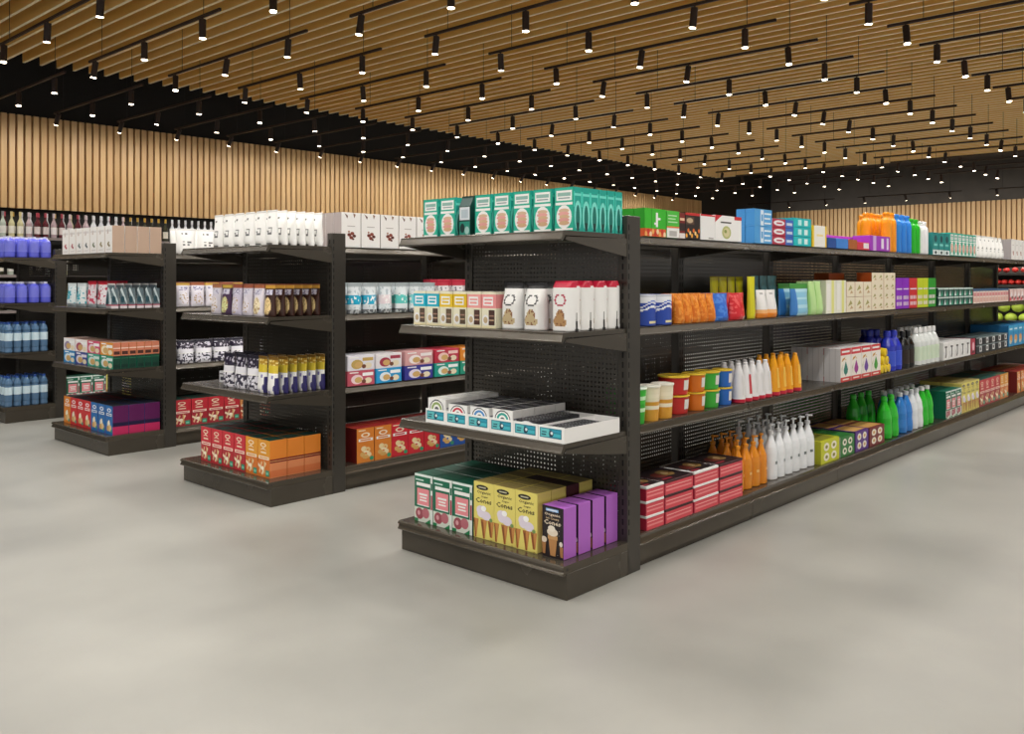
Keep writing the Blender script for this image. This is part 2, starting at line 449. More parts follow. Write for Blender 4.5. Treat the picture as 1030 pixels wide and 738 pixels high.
# ======== nearest end display ========
teal_front = [('r',.03,.02,.97,.98,'#27b397'),('r',.10,.70,.90,.93,WH),('r',.16,.80,.84,.88,'#8fb8ae'),('r',.2,.74,.8,.77,'#9aa8a8'),('r',.06,.60,.94,.66,WH),
   ('e',.5,.33,.40,.27,WH),('e',.5,.47,.27,.05,'#d9b99a'),('e',.48,.40,.29,.05,'#e8a8a0'),('e',.52,.33,.27,.05,'#d8b48e'),('e',.49,.26,.29,.05,'#e2a198'),('e',.51,.19,.27,.05,'#d4ad86'),('r',.05,.03,.95,.07,WH)]
teal_side = [('r',.0,.0,1,1,'#12a595'),('r',.0,.55,.12,.9,'#4cd8c4'),('r',.88,.55,1,.9,'#4cd8c4'),('e',.5,.36,.44,.34,'#7fe3d4'),('e',.5,.30,.25,.30,'#0b7468'),('r',.1,.80,.9,.86,'#6fe0d0'),('r',.35,.02,.65,.2,'#083c38')]
P = carton(.118, .064, .212, '#149c84', teal_front, teal_side, topc='#dfeeea')
E(0,0,P,'cookie_box','box','teal and white cookie box','teal cookie boxes',[.09,.228,.366,.50,.638,.906,1.04],.064,1,.065+.05,jit=.05) if 0 else None
for yy, n in ((.09,6),(.226,4),(.362,3),(.50,3),(.635,3),(.905,3),(1.04,3)):
    E(0,0,P,'cookie_box','box','teal and white cookie box','teal cookie boxes',[yy],.064,n,3.30,.0665,jit=.03)
E(0,0,P,'cookie_box','box','teal and white cookie box','teal cookie boxes',[.77],.064,2,3.30,.0665,jit=.03,r0=1)
def gable(w, d, h, c, lab):
    mb = MB(); mb.prism([(-d/2,0),(d/2,0),(d/2,h*.74),(.006,h*.95),(.006,h),(-.006,h),(-.006,h*.95),(-d/2,h*.74)], 0, -w/2, w/2, c)
    mb.decal((-w/2,-d/2,0), (w,0,0), (0,0,h), (0,-1,0), lab); return [('gable', mb.mesh('gable'))]
GP = gable(.085,.06,.215,'#0d3b34',[('r',.06,.4,.94,.72,'#d8e0e4'),('r',.2,.45,.8,.66,'#b6c4cc'),('r',.05,.04,.95,.36,'#1f8c78'),('e',.3,.2,.2,.12,'#0c2e2b'),('e',.7,.14,.2,.1,'#9fc4bd')])
place(GP,'gable_top_carton','carton',3.333,GY[0]+.775,1.731,-PI/2,'dark green gable-top carton','cartons','top shelf',ELOC[0])
def spr(top, body, sq):
    return [('r',0,.55,1,.93,top),('r',.12,.62,.8,.86,'#ffffff'),('r',.2,.66,.7,.72,top),('r',.2,.76,.75,.81,top),('r',.5,.08,.92,.5,sq),('e',.28,.22,.24,.15,WH),('e',.28,.22,.15,.09,'#c9b08a'),('r',.55,.2,.87,.24,'#c9a98a'),('r',.55,.32,.87,.36,'#a58070'),('r',0,0,1,.05,'#efe3b8')]
for i, (tp, sq, nm) in enumerate((('#f29a9a','#4a2e28','pink'),('#f4a6a0','#50342c','pink'),('#e8c22a','#5b4a38','yellow'),('#edc92e','#6a5844','yellow'),('#1fb4cf','#4d3b30','cyan'),('#22b8d4','#5c4a3c','cyan'))):
    P = carton(.1, .075, .185, '#f1ecd2', spr(tp, WH, sq), [('r',0,.55,1,.93,tp)], topc='#f6f2e6')
    E(0,1,P,'small_carton','carton','cream carton with %s upper half' % nm,'cream cartons',[.545+i*.106],.075,3,3.25,.078)
def bagart(top, logo, cook):
    def f(u, v, bk):
        if v > .9: return top
        if bk: return WH
        if .86 < v <= .9: return top
        d = math.hypot((u-.5)/.28, (v-.62)/.13)
        if .75 < d < 1: return logo
        if v < .42 and v > .1:
            for cx, cy in ((.35,.2),(.6,.17),(.5,.33)):
                if math.hypot((u-cx)/.2, (v-cy)/.1) < 1: return cook if nse(2, u, v, 20) > .35 else '#8a5a3a'
        if u < .06: return top
        return WH
    return f
P = pouch(.135,.09,.235,bagart('#1c1b1e','#4a4a4a','#c9b48a'),p=5,nx=20,nz=30,shape=lambda t: (1,1-max(0,t-.55)/.4*.97 if t < .95 else .03))
E(0,1,P,'snack_pouch','pouch','white snack pouch with black top','white black-topped pouches',[.20+.07,.42],.095,3,3.26)
P = pouch(.125,.098,.242,bagart('#c31f3d','#b5304a','#b98f5e'),p=9,nx=20,nz=30,shape=lambda t: (1,1-max(0,t-.87)/.13*.45))
for o in P: pass
mbk = MB(); mbk.box(.0628,-.006,.0,.0634,.006,.05,'#1c1a1a'); mbk.box(.0628,-.012,.0,.0636,.012,.012,'#1c1a1a'); mbk.box(.0626,-.003,.05,.063,.003,.09,'#8a8684')
P = [('bag', P[0][1]), ('side_print', mbk.mesh('side_print'))]
E(0,1,P,'snack_pouch','pouch','white snack bag with red top','white red-topped bags',[.092],.1,4,3.272,.109)
# display trays on third shelf
def tray(w, d):
    mb = MB(); h = .075; t = .003
    mb.box(-w/2,-d/2,0,w/2,d/2,t,WH); mb.box(-w/2,-d/2,t,w/2,-d/2+t,h,WH); mb.box(-w/2,d/2-t,t,w/2,d/2,h,WH)
    mb.box(-w/2,-d/2+t,t,-w/2+t,d/2-t,h-.004,WH); mb.box(w/2-t,-d/2+t,t,w/2,d/2-t,h-.004,WH)
    mb.decal((-w/2,-d/2,0),(w,0,0),(0,0,h),(0,-1,0),[('r',.05,.24,.90,.86,'#1b7f92'),('r',.09,.3,.42,.8,'#66c4c8'),('r',.52,.34,.86,.56,'#45b9c9'),('r',.52,.62,.86,.78,'#2b9cb8'),('e',.5,.52,.09,.2,'#12324a'),('e',.52,.56,.05,.1,'#e8f2f2'),('r',.12,.4,.3,.48,'#124a5c'),('r',.14,.56,.32,.64,'#1c6070')])
    return [('tray', mb.mesh('tray'))]
TP = tray(.158,.44)
ringc = ['#d9a03a','#d88a2a','#2aa79a','#4a8fd0','#c83248','#8fa860']
ty = [.09,.251,.412,.573,.734,.895]
for i, yy in enumerate(ty):
    E(0,2,TP,'display_tray','tray','white card display tray','white display trays',[yy],.44,1,3.205,jit=0)
hts = [.060,.082,.118,.115,.112,.128]
for i, yy in enumerate(ty):
    h = hts[i]; dark = i < 2
    fr = [('r',.03,.03,.97,.97,'#efefed' if not dark else '#2b2c33'),('e',.5,.55,.40,.42,'#35363c' if not dark else '#c8c8cc'),('e',.5,.55,.36,.37,WH),('e',.5,.55,.3,.31,ringc[i]),('e',.5,.55,.2,.21,WH),('e',.5,.55,.12,.12,'#5a5a60')]
    tc = '#e9e8e4' if i in (5,) else ('#22232b' if not dark else '#121217')
    dots = [('r',.06+.15*k,.12+.3*j,.14+.15*k,.2+.3*j,'#b9b9bd') for k in range(6) for j in range(3)] if dark else [('r',.1,.3,.5,.36,'#9a9aa4'),('r',.6,.6,.9,.68,'#9a9aa4')]
    C = carton(.138,.078,h,'#e6e5e2' if not dark else '#1b1b21',fr,[('r',.1,.4,.9,.5,'#5a5a66'),('r',.1,.6,.9,.66,'#8a8a96')],dots,topc=tc)
    E(0,2,C,'small_box','box','%s box standing in tray' % ('dark speckled' if dark else 'white ring-marked'),'small boxes in the trays',[yy],.078,4 if dark else 5,3.212,.083,dz=.0035,jit=.03)
# bottom shelf
gf = [('r',.0,.0,1,1,'#0f6b4e'),('r',.0,.95,1,1,'#e6efe9'),('r',.06,.86,.5,.89,'#cfe5dc'),('r',.1,.75,.86,.82,WH),('r',.14,.34,.80,.70,'#e98f96'),('r',.14,.34,.80,.36,WH),('r',.25,.56,.7,.60,WH),('r',.3,.50,.66,.53,WH),('r',.28,.44,.68,.47,WH),('r',0,.0,1,.30,'#d6dccf'),('e',.28,.17,.22,.12,'#9c4a55'),('e',.62,.2,.2,.11,'#b86a74'),('e',.24,.18,.08,.05,'#d8a0a6'),('p',[(.6,0),(1,0),(1,.14)],'#1d7c4a'),('r',.0,0,.2,.06,'#1d7c4a'),('r',.88,.0,1,.95,'#dfe6e0'),('r',.9,.3,.99,.6,'#a03c48'),('r',.9,.7,.99,.85,'#0f6b4e')]
P = carton(.148,.15,.262,'#0c5a45',gf,[],[('r',.2,.3,.7,.34,'#2a8266'),('r',.3,.6,.75,.63,'#2a8266')])
E(0,3,P,'fruit_snack_box','box','green box with pink label','green boxes',[.738,.890,1.042],.15,3,3.25)
def cone_art(base, txt, logo, ice, l2, dotc):
    ops = [('r',.0,.0,1,1,base),('e',.42,.905,.30,.045,logo),('r',.24,.895,.6,.915,'#c9c6a8' if base != BK else '#e8f0f8'),('t','Organic',.16,.78,.84,.85,txt),('t',l2,.38,.725,.72,.765,txt),('t','Cones',.10,.63,.88,.72,txt)]
    for cx in (.08,.5,.86):
        ops.append(('p',[(cx-.16,.34),(cx+.16,.34),(cx+.05,0.01),(cx-.03,0.01)],'#a3602c')); ops.append(('p',[(cx-.02,.34),(cx+.14,.34),(cx+.05,0.01)],'#c98a4a'))
        ops.append(('p',[(cx-.1,.3),(cx-.06,.3),(cx+.02,.02),(cx,.02)],'#6e3a1c'))
    ops += [('e',.36,.5,.22,.085,ice),('e',.62,.42,.24,.08,ice),('e',.38,.44,.2,.07,ice),('e',.5,.54,.13,.05,'#ffffff'),('r',.7,.02,.97,.06,base),('e',.86,.36,.08,.035,'#7a9a58')]
    return ops
yb = '#e6d873'
P = carton(.143,.107,.290,yb,cone_art(yb,'#2a1d12','#1d1710','#e6dcea','Sugar','#fff'),[],topc='#a9975a')
P2 = carton(.143,.107,.290,'#4a1c22',cone_art(yb,'#2a1d12','#1d1710','#e6dcea','Sugar','#fff'),[],topc='#3b161c')
for i, yy in enumerate((.288,.434,.580)):
    E(0,3,P,'ice_cream_cone_box','box','yellow ice cream cone box','yellow cone boxes',[yy],.107,2,3.25)
    E(0,3,P2 if i < 2 else P,'ice_cream_cone_box','box','maroon-topped ice cream cone box' if i < 2 else 'yellow ice cream cone box','yellow cone boxes',[yy],.107,1,3.25,r0=2)
    E(0,3,P,'ice_cream_cone_box','box','yellow ice cream cone box','yellow cone boxes',[yy],.107,1,3.25,r0=3)
sp = [('e',.3+.5*hsh(i,1)*1.2,.05+.9*hsh(i,2),.012,.006,'#e9e0d0') for i in range(26)]
P = carton(.132,.098,.245,'#b267c6',[('r',0,0,1,1,'#1f1318')]+sp+[('r',.18,.90,.78,.955,'#8fb6e6'),('r',.24,.915,.72,.94,'#e8f0fa'),('t','Organic',.12,.80,.86,.87,'#f0dcc0'),('t','Ice Cream',.2,.745,.8,.785,'#e8caa0'),('t','Cones',.10,.64,.88,.73,'#f2e2c8'),
   ('p',[(.3,.4),(.72,.4),(.64,.04),(.4,.04)],'#b98450'),('r',.28,.36,.74,.44,'#c99a62'),('e',.5,.50,.26,.08,'#e9dcc8'),('e',.46,.57,.17,.06,'#f0e6d6'),('p',[(-.0,.3),(.2,.3),(.16,.05),(.04,.05)],'#a87444'),('e',.1,.33,.14,.06,'#e0d0bc'),('e',.9,.3,.08,.05,'#e8e0d4'),('p',[(.84,.25),(1,.25),(1,.05),(.88,.05)],'#a87444')],[('r',.02,.01,.98,.99,'#b468c9')],topc='#ad63c2')
E(0,3,P,'ice_cream_cone_box','box','purple-sided ice cream cone box','purple cone boxes',[.122],.098,4,3.255,.113,jit=.004)

# ======== second end display ========
def white_art(seed, ink='#6a6a6a'):
    def f(u, v, bk):
        if bk: return '#f0efec'
        if v > .93: return '#dddcd8'
        if .3 < v < .5 and .3 < u < .75 and hsh(seed, int(u*10), int(v*26)) > .6: return ink
        if .75 < v < .82 and .25 < u < .6 and hsh(seed, int(u*14)) > .5: return ink
        if v < .05 and hsh(seed, int(u*8)) > .5: return ink
        return '#f6f5f2'
    return f
P = pouch(.128,.066,.235,white_art(3),p=3,nx=20,nz=34,shape=wpuff(.96))
for i, yy in enumerate((.098,.235,.375,.515,.655,.80)):
    E(1,0,P,'coffee_pouch','pouch','white coffee pouch','white coffee pouches',[yy],.066,6 if i == 0 else 3,3.252,.0715,jit=.04)
def brown_art(body, top, cook, seed):
    def f(u, v, bk):
        if v > .86: return top if v < .97 else '#8a4a34'
        if bk: return body
        if .66 < v < .82 and .15 < u < .85: return '#d9d6e4' if hsh(seed, int(u*9), int(v*24)) > .3 else '#8d86a8'
        d = math.hypot((u-.5)/.34, (v-.32)/.27)
        if d < 1: return cook if nse(seed, u, v, 12) > .32 else '#b89a6a'
        return body
    return f
bods = [('#3a2018','#d8a548','#f0d49a'),('#e9e2ea','#b06a48','#f2e4c2'),('#d9d3de','#a8624a','#e6e0ea'),('#cfc8da','#a55e48','#dcd6e2'),('#4a3050','#d2b050','#d8dca0'),('#d8d2dc','#b27a5a','#e8e2e6')]
for i, yy in enumerate((.098,.235,.375,.515,.655,.80)):
    P = pouch(.128,.066,.218,brown_art(*bods[i],i),p=3,nx=18,nz=30,shape=wpuff(.9))
    E(1,1,P,'cookie_pouch','pouch','%s amber-topped cookie pouch' % ('dark brown' if i in (0,4) else 'pale'),'cookie pouches',[yy],.066,6 if i == 0 else 3,3.236,.070,jit=.04)
def yel_art(u, v, bk):
    if v > .9: return '#7a5a22'
    if bk: return '#2c2660'
    if v > .75: return '#b48a2a' if hsh(int(u*10), int(v*30)) > .3 else '#e8d890'
    if v > .55: return '#d8c03c'
    x = abs(u-.5)
    if v < .45 and u > .78+.2*v: return '#2c2660'
    return WH if hsh(int(u*8), int(v*10)) > .12 else '#8a86b8'
P = pouch(.12,.062,.25,yel_art,p=3,nx=20,nz=34,shape=wpuff(.95))
E(1,2,P,'snack_bag','bag','yellow and white snack bag','yellow and white snack bags',[.10],.062,6,3.262,.074,jit=.05)
E(1,2,P,'snack_bag','bag','yellow and white snack bag','yellow and white snack bags',[.225],.062,3,3.262,.074,jit=.05)
def dark_art(seed):
    def f(u, v, bk):
        r = nse(seed, u, v, 9)*1.15-.08
        if v > .9: return '#2a2836'
        if v > .62: return '#2c2438' if r > .3 else '#c8c4d0'
        if v > .45: return '#eceaf0'
        if v < .42: return '#e6e4ec' if r > .45 else '#3a3648'
        return WH
    return f
for i, yy in enumerate((.37,.53,.69)):
    E(1,2,pouch(.15,.07,.245,dark_art(i),p=3,nx=18,nz=30,shape=wpuff(.95)),'snack_bag','bag','black and silver snack bag','black and silver bags',[yy],.07,3,3.27,.08,jit=.03)
P = carton(.085,.05,.085,'#e8e8ea',[('r',.2,.2,.8,.5,'#4a4a58'),('r',.1,.7,.9,.8,'#3a3a48')])
E(1,2,P,'small_packet','packet','small white and grey packet','small grey packets',[.87,.96],.05,2,3.40)
def cracker(c1, c2, grn='#2d8f70'):
    return [('r',0,0,1,1,c1),('r',0,.0,1,.5,c2),('e',.45,.86,.24,.06,'#f4e3c8'),('e',.45,.86,.16,.035,c1),('p',[(.2,.72),(.45,.80),(.72,.72),(.45,.75)],'#f0dcc0'),('r',.25,.64,.7,.68,'#f0dcc0'),('r',.08,.48,.92,.56,'#f7ead8'),('r',.15,.505,.85,.535,c1),
      ('p',[(.1,.12),(.3,.42),(.38,.40),(.18,.08)],'#e7c79a'),('p',[(.3,.08),(.62,.42),(.7,.38),(.4,.05)],'#f0dcb4'),('p',[(.5,.1),(.5,.44),(.58,.44),(.6,.1)],'#d8ac72'),('p',[(.05,.36),(.5,.2),(.48,.14),(.04,.28)],'#f3e3c4'),('e',.4,.24,.12,.05,'#fff3dc'),('r',.66,.04,.95,.2,grn),('r',.7,.08,.9,.15,'#7fc4a8')]
R1 = carton(.148,.132,.252,'#c93636',cracker('#cf2f3c','#b92a34'),[],[('r',.2,.4,.7,.44,'#2f6f60'),('r',.3,.6,.8,.63,'#2f6f60')],sidec='#b33030',topc='#123f36')
O1 = carton(.148,.132,.252,'#e08a33',cracker('#e39a2c','#d8762a'),[('r',0,.5,1,1,'#e2852f'),('r',0,0,1,.5,'#de8a5a'),('r',0,.40,1,.50,'#7a1f1a'),('r',0,.44,1,.455,'#e8b070'),('r',0,.02,1,.2,'#d87848')],[('r',.2,.4,.7,.44,'#2f6f60'),('r',.3,.6,.8,.63,'#2f6f60')],topc='#123f36')
E(1,3,O1,'cracker_box','box','orange cracker box','orange cracker boxes',[.168,.322],.132,3,3.262,.137)
E(1,3,R1,'cracker_box','box','red cracker box','red cracker boxes',[.477,.632,.787,.942],.132,3,3.262,.137)

# ======== third end display ========
P7 = []
for i in range(7):
    ink = ['#7a6a3a','#8a7a4a','#5f6a4a','#3b4a50','#4a5a5a','#a03a48','#b02a40'][i]
    P7 = carton(.15,.104,.232,'#efece9',[('r',.1,.78,.9,.86,'#dad6d4'),('p',[(.3,.7),(.42,.92),(.5,.72)],'#c9b7ae'),('e',.45,.32,.1,.06,ink),('e',.6,.26,.1,.05,ink),('e',.52,.38,.08,.04,ink),('r',.2,.1,.8,.13,'#cfcac8')],[('r',0,0,1,1,'#bba08c')],topc='#d8d0ca')
    E(2,0,P7,'coffee_box','box','white coffee box with tan side','white coffee boxes',[.10+i*.156],.104,4 if i == 0 else 2,3.255,.110)
def cyan_art(seed, a, b, top):
    def f(u, v, bk):
        if v > .86: return top
        r = nse(seed, u, v, 8)
        if .3 < v < .66 and u < .62: return a if r > .3 else WH
        if v < .12: return '#9aa4a8'
        return b if r > .25 else a
    return f
for i, (a, b, tp, nm) in enumerate((('#c03a58','#efe6ea','#c8283c','red-topped'),('#d04a66','#e8dce2','#c8283c','red-topped'),('#35b3c4','#eef4f5','#dfe8ea','cyan and white'),('#2fa9bd','#e9f2f3','#dfe8ea','cyan and white'))):
    P = pouch(.2,.075,.215 if i > 1 else .235,cyan_art(i,a,b,tp),p=2.6,shape=wpuff(.92))
    E(2,1,P,'snack_pouch','pouch',nm+' snack pouch','snack pouches',[.34+i*.225],.075,3,3.27,.085,jit=.04)
def arc_art(u, v, bk):
    if v > .93: return '#c9c6c4'
    if v < .1: return '#d8d0d4'
    if .1 < v < .16: return '#a4485a'
    d = math.hypot((u-.1)/.8, (v-.25)/.6)
    if .75 < d < .98: return '#c4d0d2'
    if d < .6: return '#2a4e58'
    return '#5c6c72'
P = pouch(.15,.066,.215,arc_art,p=5,nx=18,nz=30,shape=wpuff(.96))
mbk = MB()
mbk.decal((.0735,-.03,0),(0,.06,0),(0,0,.215),(1,0,0),[('r',.05,.05,.95,.8,'#5c6c72'),('p',[(.0,.75),(.2,.85),(.95,.3),(.95,.15)],'#c4d0d2'),('e',.35,.36,.28,.14,'#1f434e'),('r',0,.1,1,.15,'#a4485a'),('r',0,0,1,.1,'#d8d0d4')])
P = [('pouch', P[0][1]), ('side_print', mbk.mesh('side_print'))]
E(2,1,P,'snack_pouch','pouch','grey arc-patterned snack pouch','grey patterned pouches',[.11],.066,6,3.25,.0735,jit=.02)
lo = [('#1f8f74','#e8f2ee','teal'),('#3aa890','#dff0ea','teal'),('#3c4a9a','#e8e4f0','navy'),('#2f8fce','#eaf4fa','blue')]
up = [('#e0963a','#f6e6c8','orange'),('#d8567a','#f6dce4','pink'),('#b0486a','#f8f0f0','white and rose'),('#9a8ab0','#f4f2f4','white')]
for i in range(4):
    for t, (c, c2, nm) in enumerate((lo[i], up[i])):
        fr = [('r',0,0,1,1,c if t == 0 or i < 2 else c2),('e',.35,.4,.28,.34,c2 if i < 2 or t == 0 else c),('e',.42,.36,.2,.24,'#d8b070'),('r',.5,.6,.95,.82,c2 if t == 0 else '#ffffff'),('e',.78,.25,.16,.2,'#f0e2c4'),('r',.1,.82,.45,.92,'#ffffff')]
        P = carton(.262,.064,.112,c,fr,[('r',0,0,1,1,'#123f30' if t == 0 else '#c87a5e'),('r',0,.55 if t else .8,1,.62 if t else .84,'#e8d0c0' if t else '#2f7a58'),('r',.1,.1,.9,.35,'#0e2f26' if t == 0 else '#4a2a22')],topc='#c8a090' if t else '#1a4636')
        E(2,2,P,'biscuit_box','box','%s %s biscuit box' % ('lower' if t == 0 else 'upper', nm),'stacked biscuit boxes',[.155+i*.27],.064,6 if i == 0 else 3,3.262,.0685,dz=t*.113)
def cereal(c, nm, side):
    fr = [('r',0,0,1,1,c),('e',.5,.84,.26,.07,'#f4f4f8'),('e',.5,.84,.14,.04,c),('r',.14,.64,.86,.73,WH),('r',.22,.665,.78,.705,c),('e',.45,.34,.2,.13,'#f3ead2'),('e',.6,.22,.24,.12,'#e6c894'),('e',.34,.2,.16,.1,'#d8a860'),('e',.5,.42,.1,.08,'#fff6e0'),('e',.8,.12,.12,.06,'#2f9a80')]
    return carton(.146,.136,.247,c,fr,[('r',0,0,1,1,'#5a1450' if side == 'p' else c),('r',0,.28,1,.42,'#1c0f3a' if side == 'p' else c),('r',0,0,1,.28,'#b8265a' if side == 'p' else c)],topc='#20242c')
for i in range(7):
    c, nm = (('#1f6db4','blue'),)*3 + (('#d22b30','red'),)*3 + (('#e08428','orange'),) if 0 else [('#1f6db4','blue')]*3+[('#d22b30','red')]*3+[('#e08428','orange')] if 0 else None, None
cs = [('#1f6db4','blue')]*3+[('#d22b30','red')]*3+[('#e08428','orange')]
PC = {n: cereal(c, n, 'p' if n == 'blue' else 'q') for c, n in set(cs)}
for i, (c, n) in enumerate(cs):
    E(2,3,PC[n],'cereal_box','box',n+' cereal box','cereal boxes',[.105+i*.152],.136,3,3.262,.14)

# ======== far left end display ========
vi = g('#5a5fc8',.15); vi2 = g('#3f449c',.2)
P = bottle([(.04,0),(.052,.004),(.054,.02),(.053,.06),(.054,.15),(.048,.18),(.03,.198),(.018,.205),(.018,.212)],[vi2,vi,vi,g('#7276d4'),g('#6468cc'),vi,vi,vi],[(.02,.205),(.02,.225),(.003,.226)],[g('#d8d8ea')]*2,'softener')
for sh in (0,1):
    E(3,sh,P,'softener_bottle','bottle','violet-blue plastic bottle','violet-blue bottles',[.07,.19,.31,.43],.11,4,3.215,.118,jit=0)
wb_ = g('#51708f',.12); wl_ = g('#c9dde6',.4)
P = bottle([(.036,0),(.040,.01),(.036,.05),(.040,.06),(.040,.12),(.040,.125),(.041,.20),(.040,.205),(.036,.22),(.04,.24),(.03,.275),(.013,.30),(.013,.31)],[wb_]*5+[wl_]*2+[wb_]*6,[(.017,.298),(.017,.318),(.003,.319)],[g('#2a4f9a')]*2,'water')
for sh in (2,3):
    E(3,sh,P,'water_bottle','bottle','clear blue water bottle','water bottles',[.06,.15,.24,.33],.082,5,3.215,.087,jit=0)

# ======== second unit, side seen between the end displays ========
for i in range(5):
    P = carton(.172,.09,.250,'#f0edea',[('r',.1,.02,.9,.04,'#ddd'),('p',[(.15,.98),(.3,.82),(.34,.9)],'#6a5048'),('p',[(.6,.98),(.66,.84),(.74,.95)],'#8a6a58'),('e',.4,.36,.1,.05,'#6b2f24'),('e',.56,.40,.1,.05,'#8a4030'),('e',.66,.33,.09,.045,'#5a281e'),('e',.5,.28,.1,.05,'#7a382a'),('e',.38,.45,.05,.03,'#a06a50'),('e',.6,.24,.06,.03,'#5a281e'),('r',.3,.6,.7,.62,'#b0a8a4')],[('r',0,0,1,1,'#b9adab')],topc='#eeeae6')
    S(1,0,P,'coffee_box','box','white box with coffee beans','white coffee bean boxes',[3.90+.178*i],.09,3,.05) 
def sky(seed, a):
    def f(u, v, bk):
        r = nse(seed, u, v, 7)
        if v > .88: return '#aab4b8'
        if .3 < v < .6: return a if r > .3 else WH
        if v < .15: return '#6a7074' if r > .5 else '#d0d4d6'
        return '#dfe5e8' if r > .3 else '#b4bfc6'
    return f
for i, (x, a) in enumerate(((3.955,'#1ea4c8'),(4.095,'#1ea4c8'),(4.24,'#e6d8dc'),(4.40,'#5ec4bc'),(4.54,'#7ed0d4'),(4.68,'#d8e6ea'))):
    P = pouch(.13,.07,.225,sky(i,a),p=2.5,shape=wpuff(.95))
    S(1,1,P,'snack_pouch','pouch','silver and pale snack pouch','silver snack pouches',[x],.07,3,.05,.08,jit=.03)
P = pouch(.15,.07,.25,lambda u,v,b: '#c42a44' if v > .8 else ('#e8e4e6' if nse(3, u, v, 7) > .4 else '#54505c'),p=2.6,shape=wpuff(.95))
S(1,1,P,'snack_pouch','pouch','red-topped grey snack pouch','red-topped pouches',[4.84,5.0,5.16],.07,3,.05,.08,jit=.03)
sx = [(3.99,.25),(4.25,.25),(4.55,.29),(4.845,.27),(5.12,.26)]
lo2 = [('#c85a6a','#f4d8dc','pink'),('#2f9fd8','#eaf4fa','blue'),('#3f3f98','#e8e0f0','navy'),('#27a08e','#e4f4f0','teal'),('#2f9a80','#f0e0d0','green')]
up2 = [('#e9e6ee','#c8a860','white'),('#ece6e8','#a83a50','white and rose'),('#dca6a6','#f6ecec','pale pink'),('#c43a4e','#f4d0c8','red'),('#e28a30','#f8e4c4','orange')]
for i, (x, ww) in enumerate(sx):
    for t, (c, c2, nm) in enumerate((lo2[i], up2[i])):
        P = carton(ww-.006,.12,.108,c,[('r',.02,.04,.98,.96,c),('e',.35,.42,.22,.32,c2),('e',.40,.38,.14,.2,'#d8b070'),('r',.55,.62,.95,.84,'#ffffff' if t == 0 else c2),('e',.76,.3,.14,.2,'#f0e2c4'),('r',.08,.84,.4,.92,WH),('e',.6,.26,.08,.14,'#7a4a38')],[],topc=c)
        S(1,2,P,'biscuit_box','box','%s %s biscuit box' % ('lower' if t == 0 else 'upper', nm),'stacked biscuit boxes',[x],.12,2,.05,dz=t*.109)
def loops(c, nm):
    return carton(.158,.13,.25,c,[('r',0,0,1,1,c),('r',.1,.92,.5,.95,'#f4e0c0'),('e',.5,.80,.26,.07,'#f7e6d0'),('e',.5,.80,.16,.04,c),('r',.1,.62,.92,.70,WH),('r',.2,.64,.8,.68,c),
        ('e',.4,.40,.16,.08,'#f0d9a8'),('e',.62,.36,.16,.08,'#e8c88c'),('e',.52,.26,.2,.09,'#f4e4c0'),('e',.32,.24,.14,.07,'#dcae68'),('e',.7,.22,.14,.07,'#f2deb4'),('e',.5,.16,.18,.06,'#d8a860'),('e',.52,.26,.07,.03,c),('e',.62,.36,.05,.025,c),('e',.85,.1,.12,.06,'#3a9a70')],[('r',0,0,1,1,'#7a1f1e')],topc='#a02a2a')
LP = {'orange': loops('#dd8330','orange'), 'red': loops('#cc2634','red'), 'blue': loops('#2456a8','blue')}
for i, nm in enumerate(('orange','orange','red','red','red','blue','blue','blue')):
    S(1,3,LP[nm],'cereal_box','box',nm+' cereal loops box','cereal loop boxes',[4.03+.163*i],.13,2,.05,jit=.03)

# ======== third unit side ========
P = pouch(.2,.09,.235,white_art(9),p=2.6,shape=wpuff(.95))
S(2,0,P,'coffee_pouch','pouch','large white coffee pouch','large white pouches',[3.95,4.16,4.37,4.58],.09,2,.05,.1,jit=.04)
for i in range(5):
    P = pouch(.135,.08,.225,brown_art('#e4dfe8',('#d8b050','#b06a48')[i % 2],('#e9e4ec','#d8d2de')[i % 2],i+20),p=2.6,shape=wpuff(.9))
    S(2,1,P,'cookie_pouch','pouch','pale cookie pouch with amber top','pale cookie pouches',[3.92+.145*i],.08,2,.05,.088,jit=.04)
for i in range(5):
    P = pouch(.17,.09,.21,dark_art(i+30),p=2.6,shape=wpuff(.95))
    S(2,2,P,'snack_bag','bag','black and silver bag','black and silver bags',[3.95+.18*i],.09,2,.05,.1,jit=.04)
def redf(): return cracker('#c42c38','#a82834')
RB = carton(.16,.13,.24,'#c42c38',redf(),[('r',0,0,1,1,'#8a2026')],topc='#123f36')
RC = carton(.16,.13,.24,'#d87a48',cracker('#d08a50','#b04a34'),[('r',0,0,1,1,'#8a2026')],topc='#123f36')
S(2,3,RB,'cracker_box','box','red cracker box','red cracker boxes',[3.90,4.065,4.23,4.395],.13,2,.05)
S(2,3,RC,'cracker_box','box','pale orange cracker box','pale orange cracker boxes',[4.56,4.725],.13,2,.05)
# ======== fourth unit side ========
GB = carton(.138,.12,.262,'#0c5a45',gf,[],[])
S(3,3,GB,'fruit_snack_box','box','green box with pink label','green boxes',[3.905,4.047,4.19],.12,2,.05)
YB = carton(.138,.12,.262,yb,cone_art(yb,'#2a1d12','#1d1710','#e6dcea','Sugar','#fff'),[],[])
S(3,3,YB,'ice_cream_cone_box','box','yellow cone box','yellow cone boxes',[4.337,4.486],.12,2,.05,.128)

